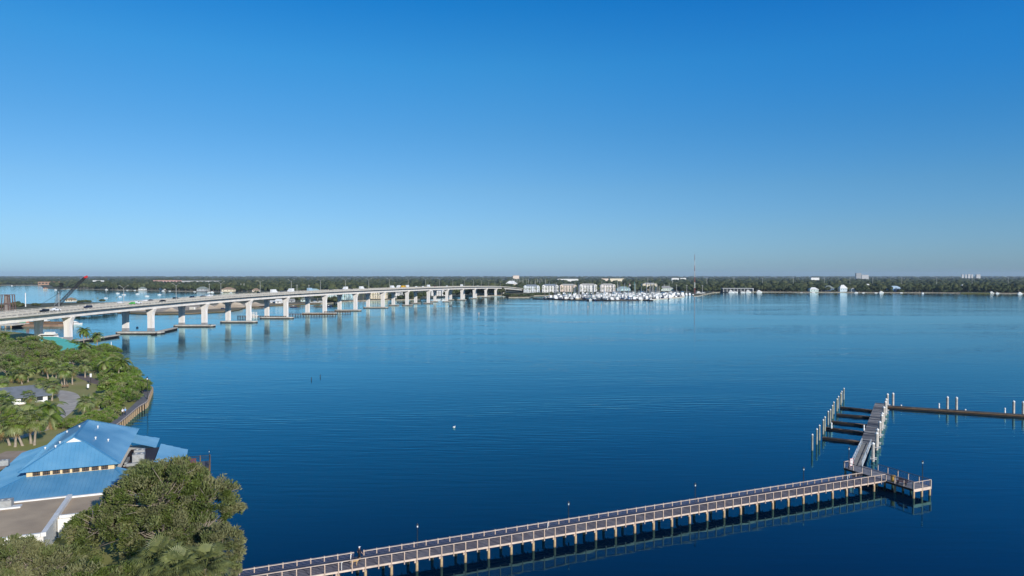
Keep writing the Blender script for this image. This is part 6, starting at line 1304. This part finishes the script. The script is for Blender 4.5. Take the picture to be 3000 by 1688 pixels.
mb = MB(); mb.box((-1.5, 0, .8), (7.5, 1.2, 1.5)); mb.box((-1.5, 4, .8), (7.5, 1.2, 1.5)); mb.build('track', black, rt); mb = MB(); mb.box((-2, 2, 3.2), (7, 3.4, 2.8)); mb.box((1.2, .6, 3.4), (2, 1.4, 2.6)); mb.build('cab', M('crane yellow', (.5, .33, .05), (.4, .27, .05), 1, .6), rt)
st_ = Vector((1, 2, 2.5)); tt = tipc - off + Vector((0, 2, 0)); mb = MB(); lattice(mb, st_, tt, 2.4, 1.4, 14, .26); mb.build('boom', M('crane grey', (.04, .04, .05), (.03, .03, .035), 1, .6), rt)
mb = MB(); lattice(mb, tt, tt + (tt - st_).normalized() * 1.5 + Vector((1.6, 0, .2)), 1.3, .8, 2, .35); mb.box(tt + Vector((1, 0, .3)), (2.8, .8, 1.2)); mb.build('boom_tip', M('flag red', (.75, .03, .03), (.65, .03, .03), 1, .6), rt)
back = PD(118, 891, Yc) - off; mb = MB(); mb.tube([tt, back + Vector((0, 2, 0))], .14, 4); mb.tube([tt + Vector((0, .5, 0)), Vector((-4, 2, 4.5))], .08, 4); mb.build('stay_cable', black, rt)
t0 = PD(163, 895, 700); t1 = PD(172, 852, 700); rt = empty('gantry_mast', (t0.x, 700, .9), 0, 'grey lattice mast with dark top leaning behind the crane boom', 'mast'); mb = MB(); lattice(mb, (0, 0, 0), t1 - t0, 2.6, 2.2, 8, .24); mb.build('lattice', M('pale crane grey', (.25, .27, .28), (.2, .22, .23), 1, .6), rt); e0 = t1 - t0; e1 = PD(180, 822, 700) - t0; mb = MB(); lattice(mb, e0, e1, 2.4, 2.0, 6, .22); mb.box(e1, (3, 2, 2.4)); mb.build('mast_head', black, rt)
# old rail bridge lift frame
Yl = 620; a = PD(3, 905, Yl); b_ = PD(40, 905, Yl); zt = PD(20, 863, Yl).z; rt = empty('lift_frame', ((a.x + b_.x) / 2, Yl, .5), 0, 'rusty steel lift frame tower of the old rail bridge at the left edge', 'tower'); w_ = b_.x - a.x; rust = M('rusty steel', (.17, .10, .08), (.12, .075, .06), .6, .8); hz = zt - .5
for x, dx in ((-w_ / 2, 1.4), (-w_ / 2 + 2.2, 1.2), (w_ / 2 - 2.2, -1.2), (w_ / 2, -1.4)):
    for y in (-3, 3): mb = MB(); mb.beam((x, y, 0), (x + dx, y, hz), .6, .6); mb.build('leg', rust, rt)
mb = MB()
for z in (hz * .55, hz - .3): mb.box((0, -3, z), (w_ - 2, .4, .5)); mb.box((0, 3, z), (w_ - 2, .4, .5))
mb.build('crossbeam', rust, rt); mb = MB(); mb.box((0, 0, hz * .5), (3.0, 2.4, hz), 0, 0); mb.box((0, -1.3, hz * .5), (1.2, .3, hz)); mb.build('machine_tower', M('tower grey', (.30, .26, .23), (.22, .19, .17), .5, .8), rt)
v = P(75, 899, .9); mb = MB(); mb.tube([(0, 0, 0), (0, 0, 15.5)], [.55, .45], 8); tag(mb.build('white_pole', white, None, v), 'thick white pole behind the bridge near the lift frame', 'pole')
# container sheds on the sand spit
v = P(565, 907, .95); rt = empty('site_container', v, 0, 'pale site container between the sand piles', 'container'); mb = MB(); mb.box((0, 0, 1.3), (6, 2.4, 2.6)); mb.build('box', concrete_low, rt); mb = MB(); mb.box((2.2, -1.22, 1.2), (1.2, .06, 2.1)); mb.build('door', white, rt)
KC[('suv', 'navy')].put(P(654, 906.5, .96), .3, 1, 'dark car parked at the foot of the twin peaked sand pile', None, 'car')
# ------------------------------------------------------------------ trees on the far shores
def far_tree_mesh(seed, kind):
    rg = np.random.default_rng(seed); lob = {'broad': [((0, 0, 8), (6, 6, 4.5)), ((-3.5, 1, 6), (4, 4, 3.6)), ((3.6, -1, 6.4), (4, 4, 3.6))], 'tall': [((0, 0, 9), (4.2, 4.2, 6.5)), ((1.2, 0, 12), (2.8, 2.8, 3.6)), ((-1.5, .5, 5.5), (3.8, 3.8, 4))], 'low': [((0, 0, 2.6), (4.5, 4.5, 2.6)), ((3.4, .4, 2.0), (3.4, 3.4, 2.2)), ((-3.2, -.4, 2.2), (3.2, 3.2, 2.2))]}[kind]
    C, D, MI = clump_cloud(lob, 54 if kind != 'low' else 40, 11, 1.2, rg, .4, (.7, 1.0), -.6, 2); me = cards('crown', C, D, rg.uniform(1.0, 2.0, len(C)), rg.uniform(.6, 1.2, len(C)), MI, [leaf_far, leaf_far2], False, rg)
    mb = MB()
    for c, r in lob: mb.blob(c, [x * .80 for x in r], rg, 1, 0, .22)
    core = mb.build('core', [leaf_far]).data
    bm = bmesh.new(); bm.from_mesh(me); bm.from_mesh(core); t_ = MB(); t_.tube([(0, 0, -.3), (0, 0, lob[0][0][2])], .35, 5); to = t_.build('trunk', [bark_oak]); 
    nf = len(bm.faces); bm.from_mesh(to.data); bm.faces.ensure_lookup_table()
    for f_ in bm.faces[nf:]: f_.material_index = 2
    out = bpy.data.meshes.new(kind + '_tree'); bm.to_mesh(out); bm.free(); out.materials.append(leaf_far); out.materials.append(leaf_far2); out.materials.append(bark_oak)
    for o in list(COL.objects):
        if o.data is core or o is to: bpy.data.objects.remove(o)
    return out
leaf_far2 = M('far tree leaf pale', (.095, .108, .045), (.062, .078, .032), .12, .8, transl=.1, rand=.25, spec=.1)
FT = {k: [far_tree_mesh(70 + i * 3 + j, k) for j in range(3)] for i, k in enumerate(('broad', 'tall', 'low'))}
def far_palm_mesh(seed):
    rg = np.random.default_rng(seed); mb = MB(); h = 10; mb.tube([(0, 0, -.2), (.3, 0, h * .5), (.1, .2, h)], [.32, .25, .22], 5, 1); v, fc, mi = fan_mesh(rg, 18, 5, 1.7, 1.2); mb.add([np.array(x) * 1.25 + np.array([.1, .2, h]) for x in v], fc, 0); o = mb.build('x', [leaf_palm, bark]); d = o.data; bpy.data.objects.remove(o); d.name = 'far_palm'; return d
FPM = [far_palm_mesh(s) for s in (91, 92)]
ftc = [0]
def ftree(kind, loc, s, label, group):
    ftc[0] += 1; me = FPM[ftc[0] % 2] if kind == 'palm' else FT[kind][ftc[0] % 3]
    o = link({'broad': 'shore_tree', 'tall': 'tall_tree', 'low': 'shore_bush', 'palm': 'shore_palm'}[kind], me, None, loc, ftc[0] * 2.3); o.scale = (s * rnd.uniform(.9, 1.15), s * rnd.uniform(.9, 1.15), s * rnd.uniform(.85, 1.15)); tag(o, label, {'low': 'bush', 'palm': 'palm tree'}.get(kind, 'tree'), group)
def free(v, r=5):
    return all((v[0] - x) ** 2 + (v[1] - y) ** 2 > (k + r * .3) ** 2 for x, y, k in KEEP)
def shore_y(px):
    xs = [a for a, _ in SEG]; return float(np.interp(px, xs, [b_ for _, b_ in SEG]))
SEG = [(2090, 858), (2120, 856), (2250, 856), (2330, 856.5), (2500, 857), (2700, 858), (2900, 859.5), (3000, 860), (3100, 861)]
for row, (dy, step) in enumerate([(10, 9.5), (34, 14), (70, 14)]):
    px = 2078; n_ = 0
    while px < 3060:
        px += step * rnd.uniform(.7, 1.35); b_ = P(px, shore_y(px), 0); v = Vector((b_.x * (1 + dy / b_.y), b_.y + dy + rnd.uniform(-6, 8), .9))
        if not free(v) or (2100 < px < 2256 and row == 0) or (2812 < px < 2906 and row == 0): continue
        kind = rnd.choice(['broad', 'broad', 'low', 'palm', 'low'] if row == 0 else ['broad', 'broad', 'tall']); n_ += 1
        ftree(kind, v, rnd.uniform(.75, 1.1), f'{ {"broad": "round dark green tree", "low": "low dark bush", "palm": "slim palm", "tall": "tall dark tree"}[kind]}, {nth(n_)} from the mast in the {["waterfront", "second", "third"][row]} row of the right shore', 'trees along the right shore')
SEG = [(-60, 836.5), (120, 837), (130, 846), (175, 848), (228, 847), (340, 850), (430, 851), (500, 853), (620, 855), (703, 857)]
for row, (dy, step) in enumerate([(12, 9), (45, 13)]):
    px = 222; n_ = 0
    while px < 712:
        px += step * rnd.uniform(.7, 1.35); b_ = P(px, shore_y(px), 0); v = Vector((b_.x * (1 + dy / b_.y), b_.y + dy + rnd.uniform(-6, 8), .9))
        if not free(v): continue
        kind = rnd.choice(['broad', 'broad', 'low', 'broad', 'palm'] if row == 0 else ['broad', 'broad', 'tall']); n_ += 1
        ftree(kind, v, rnd.uniform(.8, 1.15) * (1.25 if 300 < px < 330 else 1), f'{ {"broad": "round dark green tree", "low": "low dark bush", "palm": "slim palm", "tall": "tall dark tree"}[kind]}, {nth(n_)} from the left in the {["waterfront", "second"][row]} row of the left shore', 'trees along the left shore')
# mangrove fringe before the apartments, palms between, trees under the bridge and on the spit
n_ = 0
for i, px in enumerate(np.arange(1484, 1762, 7.2)):
    y = np.interp(px, [1481, 1490, 1550, 1562, 1670, 1762], [868, 871, 870.5, 866, 864.5, 863]); n_ += 1; v = P(px, y, .5); ftree('low', v + Vector((0, 8, 0)), rnd.uniform(.75, 1.0), f'low mangrove bush before the apartments, {nth(n_)} from the bridge end', 'mangroves before the apartments')
n_ = 0
for px in np.arange(1532, 1810, 8.5):
    n_ += 1; v = P(px + rnd.uniform(-3, 3), 858.5, .9); ftree('palm', v, rnd.uniform(.7, 1.05), f'small palm before the apartment fronts, {nth(n_)} from the bridge end', 'palms before the apartments')
n_ = 0
for px, y, k, s in [(1822, 852.5, 'palm', .8), (1838, 852, 'palm', .9), (1862, 851.5, 'palm', .9), (1872, 851, 'broad', .8), (1890, 851.5, 'palm', .9), (1903, 851.5, 'palm', 1), (1915, 851.5, 'palm', .9), (1928, 851, 'broad', .7), (1978, 851.5, 'broad', .8), (1990, 852, 'palm', 1), (2005, 855, 'broad', .8), (2018, 856, 'broad', .8), (2030, 856, 'low', 1), (2050, 857.5, 'broad', .9), (2064, 857.5, 'broad', .9), (2078, 857, 'broad', .9), (2090, 856, 'broad', .9), (2100, 855, 'low', 1.1), (2046, 853, 'tall', 1), (2070, 852, 'tall', 1.05), (2086, 851, 'broad', 1.1)]:
    n_ += 1; ftree(k, P(px, y, .9), s, f'{"palm" if k == "palm" else "tree"} behind the marina boats, {nth(n_)} from the aqua office rightwards', 'trees behind the marina')
n_ = 0
for px, y, k, s in [(720, 880, 'broad', .8), (735, 878, 'broad', .9), (752, 876, 'broad', .9), (770, 880, 'broad', .8), (832, 880, 'palm', .9), (838, 878, 'broad', .9), (850, 876, 'broad', .9), (862, 880, 'low', 1.0), (872, 884, 'broad', .7), (885, 886, 'palm', .8), (930, 880, 'broad', .8), (945, 878, 'broad', .9), (968, 885, 'low', 1.2), (980, 886, 'low', 1.2), (1010, 882, 'palm', .7), (1038, 880, 'palm', .9), (1052, 880, 'palm', .9), (1064, 881, 'palm', .8), (1093, 877, 'palm', .7), (1108, 877, 'palm', .7), (1122, 877, 'palm', .7), (1136, 877.5, 'palm', .9), (1148, 878, 'broad', .7), (1175, 877, 'low', 1.1), (1190, 877, 'broad', .9), (1202, 876, 'broad', .9), (1216, 876, 'low', 1.2), (1230, 875, 'broad', .8), (1246, 874, 'broad', .8), (1258, 872, 'palm', .8), (1310, 870, 'broad', .9), (1324, 869, 'broad', 1), (1340, 868.5, 'tall', .9), (1356, 868, 'broad', 1), (1372, 867.5, 'tall', .9), (1388, 867.5, 'broad', 1), (1404, 867, 'broad', 1), (1420, 866, 'broad', 1), (1440, 865, 'broad', 1), (1456, 864.5, 'broad', 1), (1470, 864, 'broad', 1), (1330, 862, 'tall', 1), (1365, 862, 'tall', 1), (1400, 862, 'broad', 1.1), (1430, 860, 'broad', 1.1)]:
    n_ += 1; ftree(k, P(px, y, .9), s, f'{ {"palm": "palm", "low": "bush"}.get(k, "tree")} seen below the bridge deck, {nth(n_)} from the sand spit towards the far end', 'trees under the bridge')
n_ = 0
for px, y, k, s in [(45, 899, 'low', .9), (52, 897, 'broad', .5), (62, 899, 'low', .8), (8, 901, 'low', .8), (102, 896, 'low', .6), (112, 896, 'low', .6), (177, 889, 'palm', .55), (196, 889, 'palm', .5), (208, 889, 'palm', .55), (220, 888, 'palm', .6), (236, 887, 'low', .7), (248, 886, 'low', .7), (262, 886, 'low', .6), (272, 885, 'palm', .45), (286, 885, 'palm', .5), (300, 884, 'low', .6), (341, 880, 'palm', .4), (222, 921, 'low', .7), (238, 922, 'low', .75), (254, 922.5, 'low', .75), (270, 921, 'low', .8), (286, 920, 'low', .75), (302, 918.5, 'low', .8), (318, 917, 'low', .75), (332, 915, 'low', .8)]:
    n_ += 1; ftree(k, P(px, y, .9), s, f'{"small palm" if k == "palm" else "green bush"} on the left part of the spit behind the bridge, {nth(n_)} of its plants', 'plants on the left spit')
# the far wood: one mass
rg = np.random.default_rng(5); mbf = MB(); V_ = []; Fc = []; Mi = []; off_ = 0; cnt = 0
DEN = [(1330, 1650, 1500, 0), (1600, 2300, 2000, 0), (2200, 3400, 2100, 0), (3300, 5600, 2100, 0), (5500, 14500, 2600, 0)]
PX0 = np.array([p[0] for p in MAINP]); 
for y0, y1, n, lv in DEN:
    k = 0; tries = 0
    while k < n and tries < n * 12:
        tries += 1; Y = y0 + (y1 - y0) * rg.random() ** (1.35); px = rg.uniform(-420, 3420); x = (px - CX) / F * Y
        near = 45 if px > 2080 or px < 720 else 10
        if not inpoly(x, Y - near, MAINP): continue
        if Y < 1500 and px < 2080: continue
        if Y < 1700 and 715 < px < 1480 and rg.random() < .2: continue
        if not free((x, Y, 0), 6): continue
        if 1495 < px < 1610 and 1650 < Y < 2500 and rg.random() < .6: continue
        g_ = 1 + max(0, Y - 1600) / 2600; r = rg.uniform(5.5, 9.5) * g_; hh = rg.uniform(3.6, 6.4) * (1 + (.45 if Y < 4000 else .2) * (rg.random() < .13)); vv, ff = ICO[1 if Y < 4000 else 0]
        kx = 1 + (rg.random(len(vv)) - .5) * .5; pts = vv * kx[:, None] * np.array([r, r * .9, hh]) + np.array([x, Y, .9 + hh * .75 + rg.uniform(0, 2.5) + min(3, max(0, Y - 5000) / 2500)])
        V_.append(pts); Fc.append(ff + off_); Mi.append(np.full(len(ff), rg.choice([0, 0, 1, 2]))); off_ += len(vv); k += 1
V_ = np.concatenate(V_); Fc = np.concatenate(Fc); Mi = np.concatenate(Mi); me = bpy.data.meshes.new('forest'); me.vertices.add(len(V_)); me.vertices.foreach_set('co', V_.ravel().astype(np.float32)); me.loops.add(Fc.size); me.loops.foreach_set('vertex_index', Fc.ravel().astype(np.int32)); me.polygons.add(len(Fc)); me.polygons.foreach_set('loop_start', np.arange(0, Fc.size, 3, dtype=np.int32)); me.polygons.foreach_set('material_index', Mi.astype(np.int32))
for x in (M('wood green', (0.064, 0.077, 0.034), (0.038, 0.050, 0.024), .10, .9, spec=.05), M('wood olive', (0.084, 0.092, 0.040), (0.050, 0.060, 0.027), .10, .9, spec=.05), M('wood deep', (0.045, 0.058, 0.027), (0.027, 0.038, 0.019), .10, .9, spec=.05)): me.materials.append(x)
me.update(); me.validate(); o = link('forest', me); tag(o, 'dense green wood covering the far shores to the horizon', 'forest', None, 'stuff')
# ================================================================== HAZE
hz_m = bpy.data.materials.new('haze air'); hz_m.use_nodes = True; t = hz_m.node_tree; t.nodes.remove(t.nodes['Principled BSDF'])
pv = t.nodes.new('ShaderNodeVolumePrincipled'); pv.inputs['Color'].default_value = (.62, .78, .95, 1); pv.inputs['Density'].default_value = 4.2e-5; pv.inputs['Anisotropy'].default_value = 0.0
t.links.new(pv.outputs[0], t.nodes['Material Output'].inputs['Volume'])
mb = MB(); mb.box((0, 7500, 44), (49000, 16400, 92)); tag(mb.build('haze', hz_m), kind='stuff')
